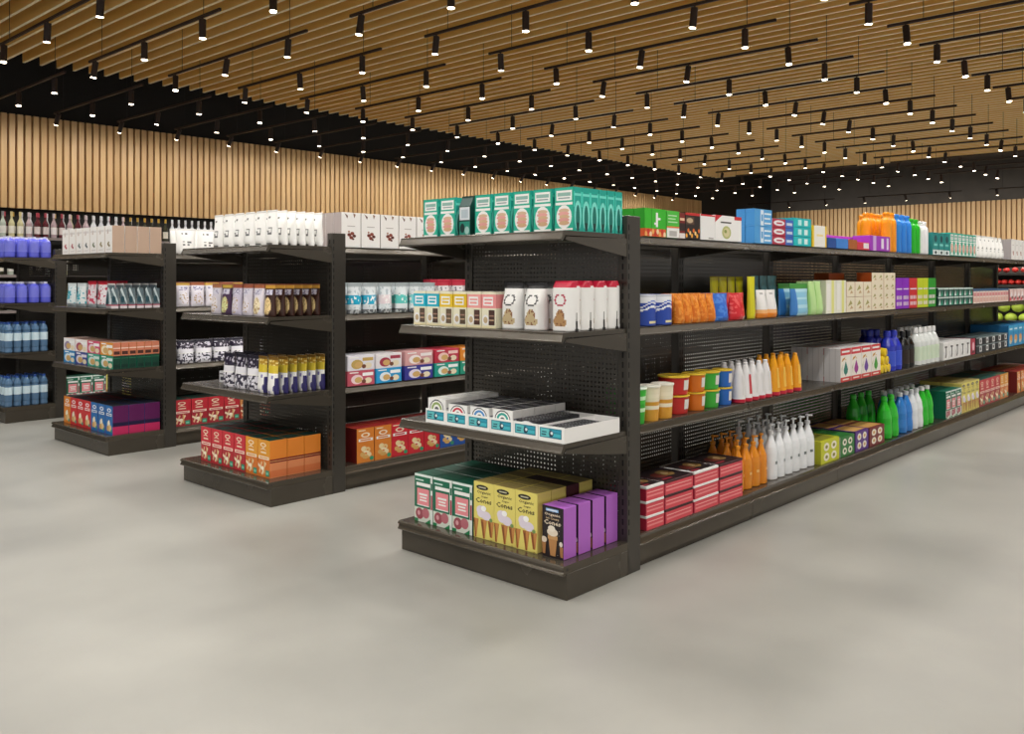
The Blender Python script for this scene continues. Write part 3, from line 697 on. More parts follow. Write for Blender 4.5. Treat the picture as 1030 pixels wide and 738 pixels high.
# ======== long right-hand side, top shelf ========
L = 'long right-hand side'
P = carton(.205,.07,.150,'#37b52a',[('r',0,.28,1,1,'#39b92b'),('r',.52,.34,.62,.86,WH),('r',.62,.6,.74,.68,WH),('r',.44,.42,.52,.5,WH),('r',.3,.0,.34,1,'#2a9a20'),('r',0,0,1,.28,'#d9572b')]+[('e',.05+.11*i,.08+.1*(i % 2),.06,.1,('#f0b060','#c8321f','#f6d8b0')[i % 3]) for i in range(9)],[('r',0,.28,1,1,'#2f9a24'),('r',0,0,1,.28,'#d9572b')],topc='#49c23a')
S(0,0,P,'frozen_food_box','box','green box with orange fruit','wide green boxes',[4.03],.07,3,.05)
S(0,0,P,'frozen_food_box','box','green box with orange fruit','wide green boxes',[3.86-.04],.07,1,.30) if 0 else None
P = carton(.125,.07,.148,'#46b83a',[('r',0,.4,1,1,'#4dbd40'),('r',.1,.8,.8,.84,'#c8efc0'),('r',.1,.68,.7,.72,'#c8efc0'),('r',.1,.56,.85,.6,'#c8efc0'),('r',0,0,1,.38,'#efeeea'),('r',.2,.05,.8,.25,'#b8b4b0'),('r',0,.36,1,.42,'#e87a3a')],[],topc='#55c048')
S(0,0,P,'frozen_food_box','box','small green and white box','small green boxes',[4.205],.07,3,.05)
P = carton(.06,.07,.142,'#7a1f1c',[('r',0,.3,1,.6,'#2a1614'),('r',.1,.7,.9,.8,'#e8c0a0'),('r',0,0,1,.2,'#e8e0dc')],topc='#c83030')
S(0,0,P,'food_box','box','narrow dark red box','narrow red boxes',[4.30],.07,3,.05)
P = carton(.158,.07,.148,'#241816',[('r',0,.9,1,1,'#c62a28'),('r',.05,.55,.6,.85,'#5a4030'),('e',.3,.7,.22,.1,'#c8b090')]+[('e',.08+.12*i,.12+.2*((i*2) % 3)/2,.07,.08,('#f2a83a','#e8742a','#f6d48a')[i % 3]) for i in range(8)],[('r',0,0,1,1,'#2a1614')],topc='#c62a28')
S(0,0,P,'food_box','box','black and orange food box','black and orange boxes',[4.412],.07,3,.05)
P = carton(.162,.07,.148,'#f1f0ee',[('r',.55,.04,.9,.1,'#b0acaa'),('r',0,.93,1,1,'#cc2a34')],[],topc='#cc2a34')
S(0,0,P,'rice_box','box','plain white box with red edge','plain white boxes',[4.58],.07,3,.05)
P = carton(.32,.07,.152,'#f3f2f0',[('p',[(0,1),(.25,1),(.0,.72)],'#cc2a34'),('r',.72,.86,1,1,'#cc2a34'),('t','PASTA',.2,.68,.6,.78,'#4a4644'),('e',.42,.34,.17,.26,'#b8bc7a'),('e',.42,.34,.12,.18,'#d8cfa0'),('e',.38,.38,.05,.07,'#8a9a4a')] ,[],topc='#cc2a34')
P = carton(.32,.07,.152,'#f3f2f0',[('p',[(0,1),(.25,1),(.0,.72)],'#cc2a34'),('r',.72,.86,1,1,'#cc2a34'),('r',.2,.70,.6,.76,'#4a4644'),('e',.42,.34,.17,.26,'#b8bc7a'),('e',.42,.34,.12,.18,'#d8cfa0'),('e',.38,.38,.05,.07,'#8a9a4a')] ,[],topc='#cc2a34')
S(0,0,P,'rice_box','box','wide white box, red corners','wide white boxes',[4.825],.07,3,.05)
for t in (0,1):
    P = carton(.235,.062,.109,'#5aa9e2',[('r',0,0,.33,1,'#4f9fdc'),('r',.34,.05,.52,.95,'#dcebf8'),('r',.38,.3,.48,.7,'#4f9fdc'),('r',.56,.7,.95,.8,'#e4f2fc'),('r',.56,.42,.9,.52,'#e4f2fc'),('r',.56,.14,.94,.24,'#e4f2fc')],[('r',0,0,1,1,'#3f8fd2')],topc='#7fc0ee')
    S(0,0,P,'tissue_box','box','%s light blue box' % ('lower','upper')[t],'light blue boxes',[5.275],.062,2,.05,dz=t*.11,jit=.01)
for t in range(3):
    P = carton(.31,.05,.055,'#b8304a',[('r',.62,0,1,1,'#3b6ac0'),('e',.32,.5,.26,.34,'#f2ecef'),('r',.2,.4,.46,.58,'#b8304a'),('r',.68,.3,.95,.62,'#cfe0f4')],[('r',0,0,1,1,'#d8d4da')],topc='#c84a60')
    S(0,0,P,'toothpaste_box','box','red and blue toothpaste box, '+('bottom','middle','top')[t],'toothpaste boxes',[5.555],.05,3,.05,dz=t*.057)
    P = carton(.278,.05,.062,'#18bfc4',[('r',.25,.2,.45,.8,'#bff0ee'),('r',.6,.2,.8,.8,'#dff8f6')],[('r',0,0,1,1,'#14aab4')],topc='#3fd0d0')
    S(0,0,P,'toothpaste_box','box','turquoise box, '+('bottom','middle','top')[t],'turquoise boxes',[5.855],.05,3,.05,dz=t*.064)
P = carton(.12,.10,.19,'#f3cb1c',[('r',.5,0,1,.9,'#f8e27a')],[],topc='#f6d84a')
S(0,0,P,'detergent_box','box','yellow box','yellow boxes',[6.05],.10,1,.25)
P = carton(.24,.08,.152,'#f4f2ea',[('r',.0,0,.12,1,'#f3cb1c'),('r',.9,0,1,1,'#f0c81c'),('r',.3,.5,.75,.6,'#f2e0a0')],[('r',0,0,1,1,'#f3cb1c')])
S(0,0,P,'detergent_box','box','white and yellow box','white and yellow boxes',[6.135],.08,2,.01+.04)
for x, ww, c, nm in ((6.355,.145,'#1f4f9c','dark blue'),(6.545,.215,'#3f86d8','mid blue'),(6.745,.165,'#b0602c','brown')):
    P = carton(ww,.12,.074,c,[('r',.1,.3,.6,.7,c)],[],topc=c)
    S(0,0,P,'soap_box','box','low %s box' % nm,'low soap boxes',[x],.12,1,.05)
P = carton(.24,.12,.060,'#d23a4a',[('r',.5,.2,.95,.9,'#f0e8ec')],[],topc='#c23a90')
S(0,0,P,'soap_box','box','low red and white box','low soap boxes',[6.955],.12,1,.05)
P = carton(.44,.14,.12,'#a437c0',[('r',.15,.0,.3,1,'#d9b4e8'),('r',.55,.15,.68,.85,'#f0e4f6'),('r',.82,.1,.92,.9,'#e8d8f2')],[],topc='#c048d8')
S(0,0,P,'soap_box','box','wide violet box','wide violet boxes',[7.31],.14,1,.05)
P = carton(.9,.14,.11,'#c03ad0',[],[],topc='#c44cd8')
S(0,0,P,'soap_box','box','long magenta box at the back','magenta boxes',[6.85],.14,1,.20)
def tall(c, h, cc=None):
    m = g(c,.3); return bottle([(.040,0),(.045,.006),(.045,h*.72),(.040,h*.80),(.026,h*.86),(.022,h*.9)],[m]*5,[(.026,h*.86),(.026,h*.93),(.03,h*.94),(.028,h*.985),(.012,h)],[g(cc or c)]*4,'tall',seg=14)
P = tall('#f39a12',.335)
S(0,0,P,'detergent_bottle','bottle','tall orange bottle','tall orange bottles',[7.80,7.90,8.00],.095,1,.04,jit=1,r0=3)
S(0,0,P,'detergent_bottle','bottle','tall orange bottle','tall orange bottles',[7.60,7.71],.095,1,.06,jit=1)
S(0,0,P,'detergent_bottle','bottle','tall orange bottle','tall orange bottles',[7.54,7.64,7.74,7.84],.095,1,.107,jit=1,r0=1)
S(0,0,tall('#2a86e0',.33),'detergent_bottle','bottle','tall blue bottle','tall blue bottles',span(7.78,8.16,3),.106,1,.06,jit=1)
S(0,0,tall('#19b81c',.31),'detergent_bottle','bottle','tall green bottle','tall green bottles',span(8.16,8.38,2),.106,2,.06,jit=1)
S(0,0,tall('#eeeef0',.30),'detergent_bottle','bottle','tall white bottle','tall white bottles',span(8.38,8.60,2),.106,2,.06,jit=1)
P = carton(.16,.08,.205,'#127f7c',[('r',.06,.25,.94,.95,'#1a8f8c'),('e',.5,.72,.26,.16,'#0a4a50'),('r',.2,.4,.8,.5,'#7fd0c8'),('r',0,0,1,.22,'#e4f0ee'),('e',.5,.1,.2,.07,'#0a3a40')],[('r',0,0,1,1,'#1a7f7c')],topc='#dfeeea')
S(0,0,P,'tea_box','box','dark teal tea box','dark teal boxes',span(8.62,9.12,3),.08,2,.05)
P = carton(.118,.08,.222,'#27a894',teal_front,teal_side,topc='#dfeeea')
S(0,0,P,'cookie_box','box','teal and white cookie box','teal cookie boxes',span(9.13,10.0,7),.08,2,.05)
P = pouch(.15,.08,.235,white_art(5),p=2.6,shape=wpuff(.95))
S(0,0,P,'coffee_pouch','pouch','white coffee pouch','white pouches',span(10.03,11.15,7),.08,2,.05,.09,jit=.04)
P = carton(.17,.09,.235,'#efedea',[('e',.5,.36,.12,.07,'#a04a3a'),('e',.56,.26,.1,.05,'#b8604a'),('r',.3,.7,.7,.74,'#c8c4c0')],[('r',0,0,1,1,'#a59fa0')],topc='#e6e2de')
S(0,0,P,'coffee_box','box','white box with red dots','white red-dotted boxes',span(11.40,12.8,8),.09,2,.05)

# -------- second shelf
m1 = g('#eef0f4'); m2 = g('#2b57b8')
def can_art():
    def f(u, v, bk):
        if v > .93 : return '#c9ccd4'
        if .08 < v < .17 and .3 < u: return '#e8dca8'
        k = v - .18*math.sin(u*3.2) 
        if .40 < k < .47 or .54 < k < .58: return '#f2f4f8'
        if v > .72 : return '#f2f4f8' if k > .62 else '#3a6ad0'
        return '#2447a8'
    return f
P = pouch(.152,.11,.168,can_art(),p=3,nx=16,nz=26,shape=lambda t: (1,1))
S(0,1,P,'milk_powder_tin','tin','blue and white milk powder tin','blue and white tins',[4.005,4.163],.11,3,.05)
def crinkle(c, c2, seed):
    def f(u, v, bk): return c if nse(seed, u, v, 7) > .45 else c2
    return f
for i in range(5):
    P = pouch(.082,.08,.168,crinkle('#df7a18','#f09a3a',i),p=2.6,shape=wpuff(.97))
    S(0,1,P,'snack_bag','bag','orange snack bag','orange snack bags',[4.32+.086*i],.08,2,.05,jit=.02)
P = pouch(.18,.085,.166,crinkle('#2a6ad0','#4f8ae0',8),p=2.6,shape=wpuff(.97)); S(0,1,P,'snack_bag','bag','blue snack bag','blue snack bags',[4.79],.085,2,.05)
P = pouch(.19,.085,.166,lambda u,v,b: ('#f0c8c0' if (v < .15 and u > .6) else ('#d6202c' if nse(4, u, v, 7) > .35 else '#e86060')),p=2.6,shape=wpuff(.97)); S(0,1,P,'snack_bag','bag','red snack bag','red snack bags',[4.995],.085,2,.05)
for i in range(5):
    P = pouch(.105 if i < 4 else .10,.05,.268,lambda u,v,b: ('#f6f2c0' if (.05 < v < .14 and .6 < u < .85) else ('#d6cf16' if u > .15 else '#c0b80c')),p=2,shape=wpuff(.98))
    S(0,1,P,'snack_bag','bag','tall yellow-green bag','tall yellow-green bags',[5.03+.11*i if i < 4 else 5.165],.05,1,.24 if i < 4 else .055,jit=.03)
P = pouch(.132,.08,.182,lambda u,v,b: ('#ef8a22' if v < .18 else '#f4b878' if v < .3 else '#b4b2b0' if (.82 < v < .9 and .3 < u < .6) else '#f0eeec'),p=3,shape=wpuff(.97))
S(0,1,P,'flour_bag','bag','white bag with orange base','white orange-based bags',[5.315,5.45],.08,1,.05)
P = pouch(.11,.07,.275,crinkle('#2f6066','#3c7076',3),p=2.2,shape=wpuff(.97))
S(0,1,P,'pet_food_bag','bag','tall dark teal bag','tall dark teal bags',[5.42,5.54,5.66],.07,1,.15,jit=.05)
S(0,1,P,'pet_food_bag','bag','tall dark teal bag','tall dark teal bags',[5.80,5.92],.07,1,.19,jit=.02,r0=1)
P = pouch(.29,.08,.222,lambda u,v,b: ('#3f8f3c' if v > .82 else ('#8cc8e4' if (int(v*12) % 3) else '#b8e0f0') if u > .2 else '#3a7fc8'),p=2.6,shape=wpuff(.98))
S(0,1,P,'pet_food_bag','bag','pale blue bag, green top','pale blue bags',[5.90,5.93],.08,1,.06) if 0 else S(0,1,P,'pet_food_bag','bag','pale blue bag with green top','pale blue bags',[5.88],.08,2,.05)
P = pouch(.11,.08,.236,lambda u,v,b: '#bfe49a' if hsh(int(u*8)) > .3 else '#a2d47c',p=2.6,shape=wpuff(.98))
S(0,1,P,'pet_food_bag','bag','pale green bag','pale green bags',[6.08,6.185],.08,2,.05)
P = carton(.18,.09,.243,'#ecebdc',[('r',.55,0,.8,1,'#e8e68a'),('r',.1,.1,.4,.9,'#f4f3ec')],[('r',0,0,1,1,'#d6d4c4')],topc='#e4e2d2')
S(0,1,P,'cereal_box','box','cream box with yellow stripe','cream striped boxes',[6.335,6.52],.09,2,.05)
def leafy(c, nx, nz):
    o = [('r',.03,.02,.97,.98,c)]
    for i in range(nx):
        for j in range(nz):
            cx, cy = (i+.5)/nx, (j+.5)/nz
            o += [('p',[(cx-.3/nx,cy-.1/nz),(cx,cy+.3/nz),(cx+.2/nx,cy+.05/nz)],'#a8a058'),('p',[(cx-.1/nx,cy-.3/nz),(cx+.1/nx,cy-.05/nz),(cx+.3/nx,cy-.25/nz)],'#c8a878')]
    return o
P = carton(.165,.09,.115,'#e9dcc0',leafy('#efe4cc',1,1),[('r',0,0,1,1,'#b0541c')],topc='#c4682a')
for t in (0,1): S(0,1,P,'tea_box','box','%s cream leaf-print box' % ('lower','upper')[t],'cream leaf-print boxes',[6.70,6.87,7.04],.09,2,.05,dz=t*.117 if 0 else t*.1165)
P = carton(.26,.12,.304,'#ecdcc0',leafy('#f0e4cc',2,4),[('r',0,0,1,1,'#a85018')],topc='#b86224')
S(0,1,P,'tea_box','box','tall cream leaf-print box','tall leaf-print boxes',[7.255,7.52],.12,1,.05)
P = carton(.30,.12,.30,'#a85018',[],[('r',0,0,1,1,'#96460f')],topc='#b05a20')
S(0,1,P,'tea_box','box','tall rust brown box','rust brown boxes',[6.97],.12,1,.27)
for a, b, c, nm in ((7.665,7.99,'#8a22c0','purple'),(7.99,8.2,'#d0262c','red'),(8.2,8.49,'#c6d41c','yellow-green'),(8.49,8.71,'#1f9a24','green')):
    n = 2 if b-a > .25 else 1
    P = carton((b-a)/n-.004,.09,.262,c,[('r',.1,.05,.9,.4,c)]+[('r',.12+.2*k,.10+.2*j,.24+.2*k,.22+.2*j,'#f0e0e8') for k in range(4) for j in range(2)]+[('r',.1,.62,.9,.66,'#e8e0f0')],[('r',0,0,1,1,c)],topc=c)
    S(0,1,P,'crisps_box','box',nm+' box with white print','bright boxes',span(a,b,n),.09,2,.05)
P = carton(.155,.09,.082,'#0f4a40',[('r',.0,.85,1,1,'#d8e8e2'),('p',[(.1,.1),(.35,.75),(.5,.1)],'#e4eeea'),('p',[(.5,.1),(.75,.75),(.9,.1)],'#2fa080'),('r',.4,.4,.6,.6,'#0a2a28')],[('r',0,0,1,1,'#0a332e')],topc='#9fc4b8')
for t in (0,1): S(0,1,P,'tea_packet','packet','%s dark teal packet' % ('lower','upper')[t],'dark teal packets',span(8.77,9.89,7),.09,2,.05,dz=t*.084)
P = carton(.11,.09,.148,'#efdcd4',[('r',0,.85,1,1,'#2a5a80'),('r',.1,.5,.9,.75,'#d88a8a'),('r',.15,.1,.85,.4,'#e0b0a0')],[('r',0,0,1,1,'#c03a4a')],topc='#2f6a94')
S(0,1,P,'seasoning_box','box','pink and white blue-topped box','pink and blue boxes',span(9.9,11.28,12),.09,2,.05)
P = carton(.155,.09,.135,'#e6c8c4',[('r',.05,.05,.5,.3,'#c83a50'),('p',[(.2,.4),(.6,.9),(.8,.4)],'#f8eeee'),('e',.7,.3,.16,.14,'#3a1a20')],[('r',0,0,1,1,'#8a2030')],topc='#f0e8e4')
S(0,1,P,'seasoning_box','box','pale pink box','pale pink boxes',span(11.33,12.8,9),.09,2,.05)

# -------- third shelf
def cup(c1, c2, c3, r0, r1, h, lid, kind='cup'):
    mb = MB(); n = 9; prof = [(r0+(r1-r0)*i/n, h*i/n) for i in range(n+1)]
    cols = [g({0:c2,1:c2,2:c2,3:c3,4:c2,5:c1,6:c3,7:c1,8:c1}[i]) for i in range(n)]
    mb.lathe(prof, cols, 20); out = [('cup', mb.mesh('cup'))]
    mb = MB(); mb.lathe([(r1+.003,h-.006),(r1+.004,h),(r1+.002,h+.004),(r1-.004,h+.004),(r1-.005,h+.001),(.004,h+.001)], [g(lid)]*5, 20); out.append(('lid', mb.mesh('lid')))
    return out
S(0,2,cup('#3fc23a','#2ea82c','#c9f0c2',.050,.061,.188,'#e8f4e4'),'noodle_cup','cup','green noodle cup','green cups',[3.945],.128,2,.06,.131,jit=1)
S(0,2,cup('#f0e6c8','#d89c34','#f6ecd0',.052,.0615,.188,'#f2eee0'),'noodle_cup','cup','yellow and cream noodle cup','yellow and cream cups',[4.078,4.212],.128,1,.06,.131,jit=1)
def tub(c, lab, rr):
    mb = MB(); h = .104; mb.lathe([(rr*.84,0),(rr*.86,.004),(rr*.95,h)], [g(c)]*2, 20)
    # rectangular label wrapped on the side facing the aisle
    n = 6; vs = []; 
    for t in (0,1):
        z = .028+.056*t; r = rr*(.86+.09*z/h)+.0008
        for k in range(n+1):
            a = -PI/2-.25+.62*k/n; vs.append((r*math.cos(a), r*math.sin(a), z))
    mb.add(vs, [(k,k+1,n+2+k,n+1+k) for k in range(n)], g(lab))
    out = [('tub', mb.mesh('tub'))]
    mb = MB(); mb.lathe([(rr*.97,h-.006),(rr,h-.005),(rr,h+.002),(rr*.96,h+.004),(rr*.9,h+.001),(.004,h+.001)], [g('#e8c43a')]*5, 20); out.append(('lid', mb.mesh('lid')))
    return out
for x, ww, c, nm in ((4.40,.2,'#c22a26','red'),(4.585,.155,'#d8741c','orange'),(4.75,.17,'#3fb23a','green'),(4.905,.135,'#2a6ac4','blue')):
    for t in (0,1):
        S(0,2,tub(c,'#e8e4dc',ww/2-.006),'spread_tub','tub','%s %s tub with yellow lid' % (('lower','upper')[t], nm),'stacked tubs',[x],ww,1,.07,dz=t*.1095,jit=.05)
def flask(c, base, h, rr=.0445, lab=None, cap=None):
    m = g(c,.25); mb = MB(); mb.lathe([(rr*.9,0),(rr,.005),(rr,h*.1),(rr*.98,h*.13),(rr*.9,h*.4),(rr*.66,h*.75),(rr*.42,h*.9),(rr*.3,h*.95)], [g(base),g(base),m,m,m,m,m], 16)
    if lab:
        n = 4; vs = []
        for t in (0,1):
            z = h*(.2+.5*t); r = rr*(.96-.2*t)+.001
            for k in range(n+1):
                a = -PI/2-.45+.9*k/n; vs.append((r*math.cos(a), r*math.sin(a), z))
        mb.add(vs, [(k,k+1,n+2+k,n+1+k) for k in range(n)], g(lab))
    out = [('body', mb.mesh('body'))]
    mb = MB(); mb.lathe([(rr*.34,h*.93),(rr*.34,h*.985),(rr*.28,h)], [g(cap or c)]*2, 12); out.append(('cap', mb.mesh('cap')))
    return out
xs = span(4.99,5.44,5)
for i, x in enumerate(xs):
    S(0,2,flask('#eceaea','#c4203a',.245,lab='#c8242e' if i == 1 else '#dcdad8'),'cleaner_bottle','bottle','white bottle with %s' % ('red label' if i == 1 else 'red base'),'white red-based bottles',[x],.096,2,.05,jit=.1)
S(0,2,flask('#eea318','#c4203a',.262,lab='#f3c04a'),'cleaner_bottle','bottle','amber bottle with red base','amber bottles',span(5.46,5.76,3)+[5.84],.096,2,.05,jit=.1)
orn = [('#1f7a6c','teal'),('#9a2a8c','magenta'),('#6a3a9c','violet'),('#3f9a2c','green')]
for i in range(4):
    c, nm = orn[i]
    fr = [('r',0,0,1,1,'#f1ebe2'),('r',0,.80,1,1,'#d02a34'),('r',.12,.87,.88,.93,WH),('r',0,0,1,.14,'#c83a34'),('r',.2,.05,.8,.09,'#f0e0d8'),('p',[(.5,.62),(.3,.36),(.5,.16),(.72,.36)],c),('e',.5,.34,.2,.13,c),('e',.5,.66,.05,.02,'#d8b050'),('p',[(.1,.6),(.2,.7),(.45,.74),(.4,.68)],'#c8902c'),('p',[(.18,.16),(.1,.4),(.2,.55),(.14,.36)],'#8a9a4a')]
    P = carton(.198,.125,.25,'#e6e4e4',fr,[('r',0,0,1,1,'#dedcdd'),('r',.3,0,.34,1,'#c6c4c6'),('r',.66,0,.7,1,'#c6c4c6')],topc='#e6e4e4')
    S(0,2,P,'gift_box','box','white and red box with %s ornament' % nm,'ornament boxes',[6.605+.203*i],.125,3,.05,jit=.01)
mb = MB(); 
def roll():
    mb = MB(); pr = [(.02,-.16),(.034,-.155),(.037,-.12),(.037,.12),(.034,.155),(.02,.16)]
    for i in range(5):
        (ra, a), (rb, b) = pr[i], pr[i+1]; vs = []
        for r, t in ((ra, a), (rb, b)):
            for k in range(16): vs.append((r*math.cos(k*PI/8), t, .037+r*math.sin(k*PI/8)))
        mb.add(vs, [(k+16, 16+(k+1) % 16, (k+1) % 16, k) for k in range(16)], g('#efd02c'), True)
    for t, rv in ((-.16, 0), (.16, 1)):
        f = tuple(range(16)); mb.add([(.02*math.cos(k*PI/8), t, .037+.02*math.sin(k*PI/8)) for k in range(16)], [f[::-1] if rv else f], g('#d8b418'))
    return [('roll', mb.mesh('roll'))]
R = roll()
for x, dz in ((7.372,0),(7.448,0),(7.524-.001,0)): S(0,2,R,'foil_roll','roll','lower yellow roll','yellow rolls',[x],.32,1,.05,dz=dz,jit=0)
for x in (7.410,7.486): S(0,2,R,'foil_roll','roll','middle yellow roll','yellow rolls',[x],.32,1,.05,dz=.0655,jit=0)
S(0,2,R,'foil_roll','roll','topmost yellow roll','yellow rolls',[7.448],.32,1,.05,dz=.131,jit=0)
def shampoo(c, h, rr, lab, cap=None, gl=.2):
    m = g(c,gl); l = g(lab); 
    return bottle([(rr*.92,0),(rr,.006),(rr,h*.12),(rr,h*.5),(rr*.97,h*.62),(rr*.6,h*.78),(rr*.36,h*.84),(rr*.36,h*.88)],[m,m,l,m,m,m,m],[(rr*.46,h*.86),(rr*.44,h*.98),(rr*.36,h)],[g(cap or c)]*2,'shampoo',seg=16)
S(0,2,shampoo('#2433b4',.335,.07,'#3a55d0'),'detergent_bottle','bottle','deep blue bottle','deep blue bottles',[7.655,7.80],.14,2,.05,jit=1)
S(0,2,shampoo('#1c2a96',.325,.06,'#2a3cb0'),'detergent_bottle','bottle','tall navy bottle','navy bottles',[7.86,8.02],.12,1,.33,jit=1)
S(0,2,shampoo('#141414',.32,.055,'#2a1c14'),'sauce_bottle','bottle','black bottle','black bottles',[7.985,8.115],.11,2,.05,jit=1)
S(0,2,shampoo('#e4e8e6',.335,.06,'#d4e4cc','#f2f2f2'),'shampoo_bottle','bottle','white bottle with pale green print','white bottles',span(8.25,8.86,5),.12,2,.05,jit=1)
P = carton(.17,.14,.165,'#eeedec',[('p',[(.35,.15),(.5,.1),(.62,.25),(.6,.8),(.42,.8),(.46,.4)],'#5a5658'),('r',.3,.7,.7,.8,'#3a3638'),('r',.15,.1,.25,.5,'#c8c4c4')],[('r',0,0,1,1,'#dddbdb')],topc='#e8e6e4')
S(0,2,P,'lamp_box','box','white box with grey drawing','white boxes with grey drawings',span(8.92,9.8,5),.14,3,.05)
P = carton(.13,.14,.16,'#b02a44',[('e',.5,.5,.3,.3,'#f0c0cc'),('r',.1,.1,.9,.25,'#5a1020')],topc='#7a1a30')
S(0,2,P,'lamp_box','box','small crimson box','crimson boxes',[9.9],.14,2,.05)
P = carton(.24,.14,.08,'#20242a',[('r',.5,.15,.85,.85,'#e8e8e8'),('e',.66,.5,.1,.24,'#30343a'),('r',0,.88,1,1,'#8a9a9c')],[('r',0,0,1,1,'#2a2e34')],topc='#5a6a6c')
for t in (0,1): S(0,2,P,'gadget_box','box','%s black and white box' % ('lower','upper')[t],'black and white boxes',span(10.0,11.24,5),.14,2,.05,dz=t*.082)
P = carton(.21,.2,.24,'#2f93c8',[('r',0,.7,1,1,'#3aa4d4'),('e',.5,.35,.3,.2,'#e8a860'),('e',.4,.2,.2,.1,'#d8d4c0'),('r',.2,.78,.8,.86,'#d8eef8')],[('r',0,0,1,1,'#1f6fa8')],topc='#2a80b8')
S(0,2,P,'snack_box','box','blue snack box','blue snack boxes',span(11.28,12.8,7),.2,2,.05)

# -------- bottom shelf
stk = ((4.02,.175,'w'),(4.26,.292,'r'),(4.555,.282,'w'),(4.845,.29,'k'))
for si, (x, ww, k) in enumerate(stk):
    hh = .08 if si else .08
    for t in range(3):
        P = carton(ww-.006,.235,.062,'#c8344a',[('r',0,0,1,1,'#dc4a56'),('r',.05,.66,.95,.74,'#f6b4b0'),('r',.05,.30,.95,.46,'#ee8c8c'),('r',.0,.0,.03,1,'#a81e38')],[('r',0,0,1,1,'#b82a44')],[('r',.05,.05,.95,.95,'#2a1618'),('e',.4,.5,.25,.25,'#6a2a24'),('e',.65,.45,.15,.2,'#b88a50'),('r',.1,.75,.5,.85,'#b0303c')],topc=None)
        S(0,3,P,'chocolate_box','box','%s box of the %s red stack' % (('bottom','middle','top')[t], ORD[si+1]),'stacked red boxes',[x],.235,1,.045,dz=t*.078,jit=.02)
        mb = MB(); mb.box(-(ww-.004)/2,-.119,0,(ww-.004)/2,.119,.0145,WH if k == 'w' else '#3a1218',.002)
        if t == 2: mb.decal((-(ww-.004)/2,-.119,.0145),(ww-.004,0,0),(0,.238,0),(0,0,1),[('r',.05,.06,.97,.94,'#24171a'),('e',.35,.45,.2,.2,'#6e2c22'),('e',.62,.5,.2,.24,'#8a6a3a'),('e',.6,.5,.08,.1,'#d8b888'),('r',.08,.1,.4,.18,'#a83040')])
        S(0,3,[('sleeve', mb.mesh('sleeve'))],'chocolate_box','box','%s flat %s box in %s stack' % (('lower','middle','upper')[t], 'white' if k == 'w' else 'maroon', ORD[si+1]),'flat boxes between red boxes',[x],.235,1,.045,dz=t*.078+.063,jit=.01)
def pump(c, h, rr, cap, lab=None, orange=False):
    m = g(c,.25); mb = MB(); mb.lathe([(rr*.92,0),(rr,.005),(rr,h*.48),(rr*.9,h*.58),(rr*.5,h*.72),(rr*.3,h*.80),(rr*.28,h*.82)], [m]*6, 16, squash=.8)
    if lab:
        n = 4; vs = []
        for t in (0,1):
            for k in range(n+1):
                a = -PI/2-.35+.5*k/n; vs.append(((rr+.001)*math.cos(a), (rr*.8+.001)*math.sin(a), h*(.28+.05*t)))
        mb.add(vs, [(k,k+1,n+2+k,n+1+k) for k in range(n)], g(lab))
    out = [('body', mb.mesh('body'))]
    mb = MB(); c2 = g(cap)
    mb.lathe([(rr*.36,h*.815),(rr*.36,h*.87),(rr*.12,h*.88),(rr*.12,h*.955),(rr*.26,h*.96),(rr*.26,h*.985),(rr*.1,h)], [c2]*6, 12)
    mb.tube((0,0,h*.975),(rr*.8,-.004,h*.965),.006,c2,8)
    out.append(('pump', mb.mesh('pump'))); return out
OP = pump('#df8a1c',.325,.05,'#e8962a','#f3c070')
S(0,3,OP,'pump_bottle','bottle','orange pump bottle','orange pump bottles',span(5.02,5.44,4),.09,1,.08,jit=.5)
S(0,3,OP,'pump_bottle','bottle','orange pump bottle','orange pump bottles',span(5.06,5.40,3),.09,2,.08,.1,jit=.5,r0=1)
WP = pump('#eceef0',.37,.054,'#e6e8ea','#6a7476')
S(0,3,WP,'pump_bottle','bottle','white pump bottle','white pump bottles',span(5.48,6.17,6),.1,1,.08,jit=.3)
S(0,3,WP,'pump_bottle','bottle','white pump bottle','white pump bottles',span(5.46,6.02,4),.1,2,.09,.11,jit=.3,r0=1)
def sixb(c, edge, dk):
    return [('r',.0,.0,1,1,c)]+[('e',.3+.4*i,.27+.44*j,.15,.18,'#f0ead8') for i in (0,1) for j in (0,1)]+[('e',.3+.4*i,.27+.44*j,.07,.08,dk) for i in (0,1) for j in (0,1)]
for x, ww, c, dk, nm, h, sc in ((6.345,.335,'#c9cc22','#8a8a2a','yellow',.165,'#a8aa20'),(6.665,.27,'#2f7a34','#1c5022','green',.15,'#b8bcbc'),(6.95,.27,'#5a2d86','#d8a860','purple',.155,'#3a1e5a'),(7.265,.33,'#7a2826','#d8a860','maroon',.15,'#4a1616')):
    S(0,3,carton(ww-.01,.2,h,c,sixb(c,c,dk),[('r',0,0,1,1,sc)],[('r',.08,.1,.92,.9,dk)] if nm != 'green' else [],topc=None),'chocolate_carton','box','%s box with four round pictures' % nm,'boxes with round pictures',[x],.2,2,.06)
def soda(c, cap='#3a3a3a'):
    m = g(c,.15); return bottle([(.05,0),(.06,.006),(.064,.05),(.058,.12),(.06,.17),(.05,.235),(.03,.285),(.022,.31),(.022,.325)],[m]*8,[(.026,.315),(.026,.345),(.02,.352)],[g(cap)]*2,'soda',seg=16)
GS = soda('#2dbb2c','#35c234')
S(0,3,GS,'drink_bottle','bottle','bright green bottle','green bottles',[7.60,7.76],.128,1,.06,jit=1)
S(0,3,GS,'drink_bottle','bottle','bright green bottle','green bottles',[7.55,7.72,7.89],.128,1,.03,.27,jit=1,r0=1)
S(0,3,soda('#2f7fd0','#c8ccd0'),'drink_bottle','bottle','blue bottle','blue bottles',[7.965,8.11],.128,2,.06,jit=1)
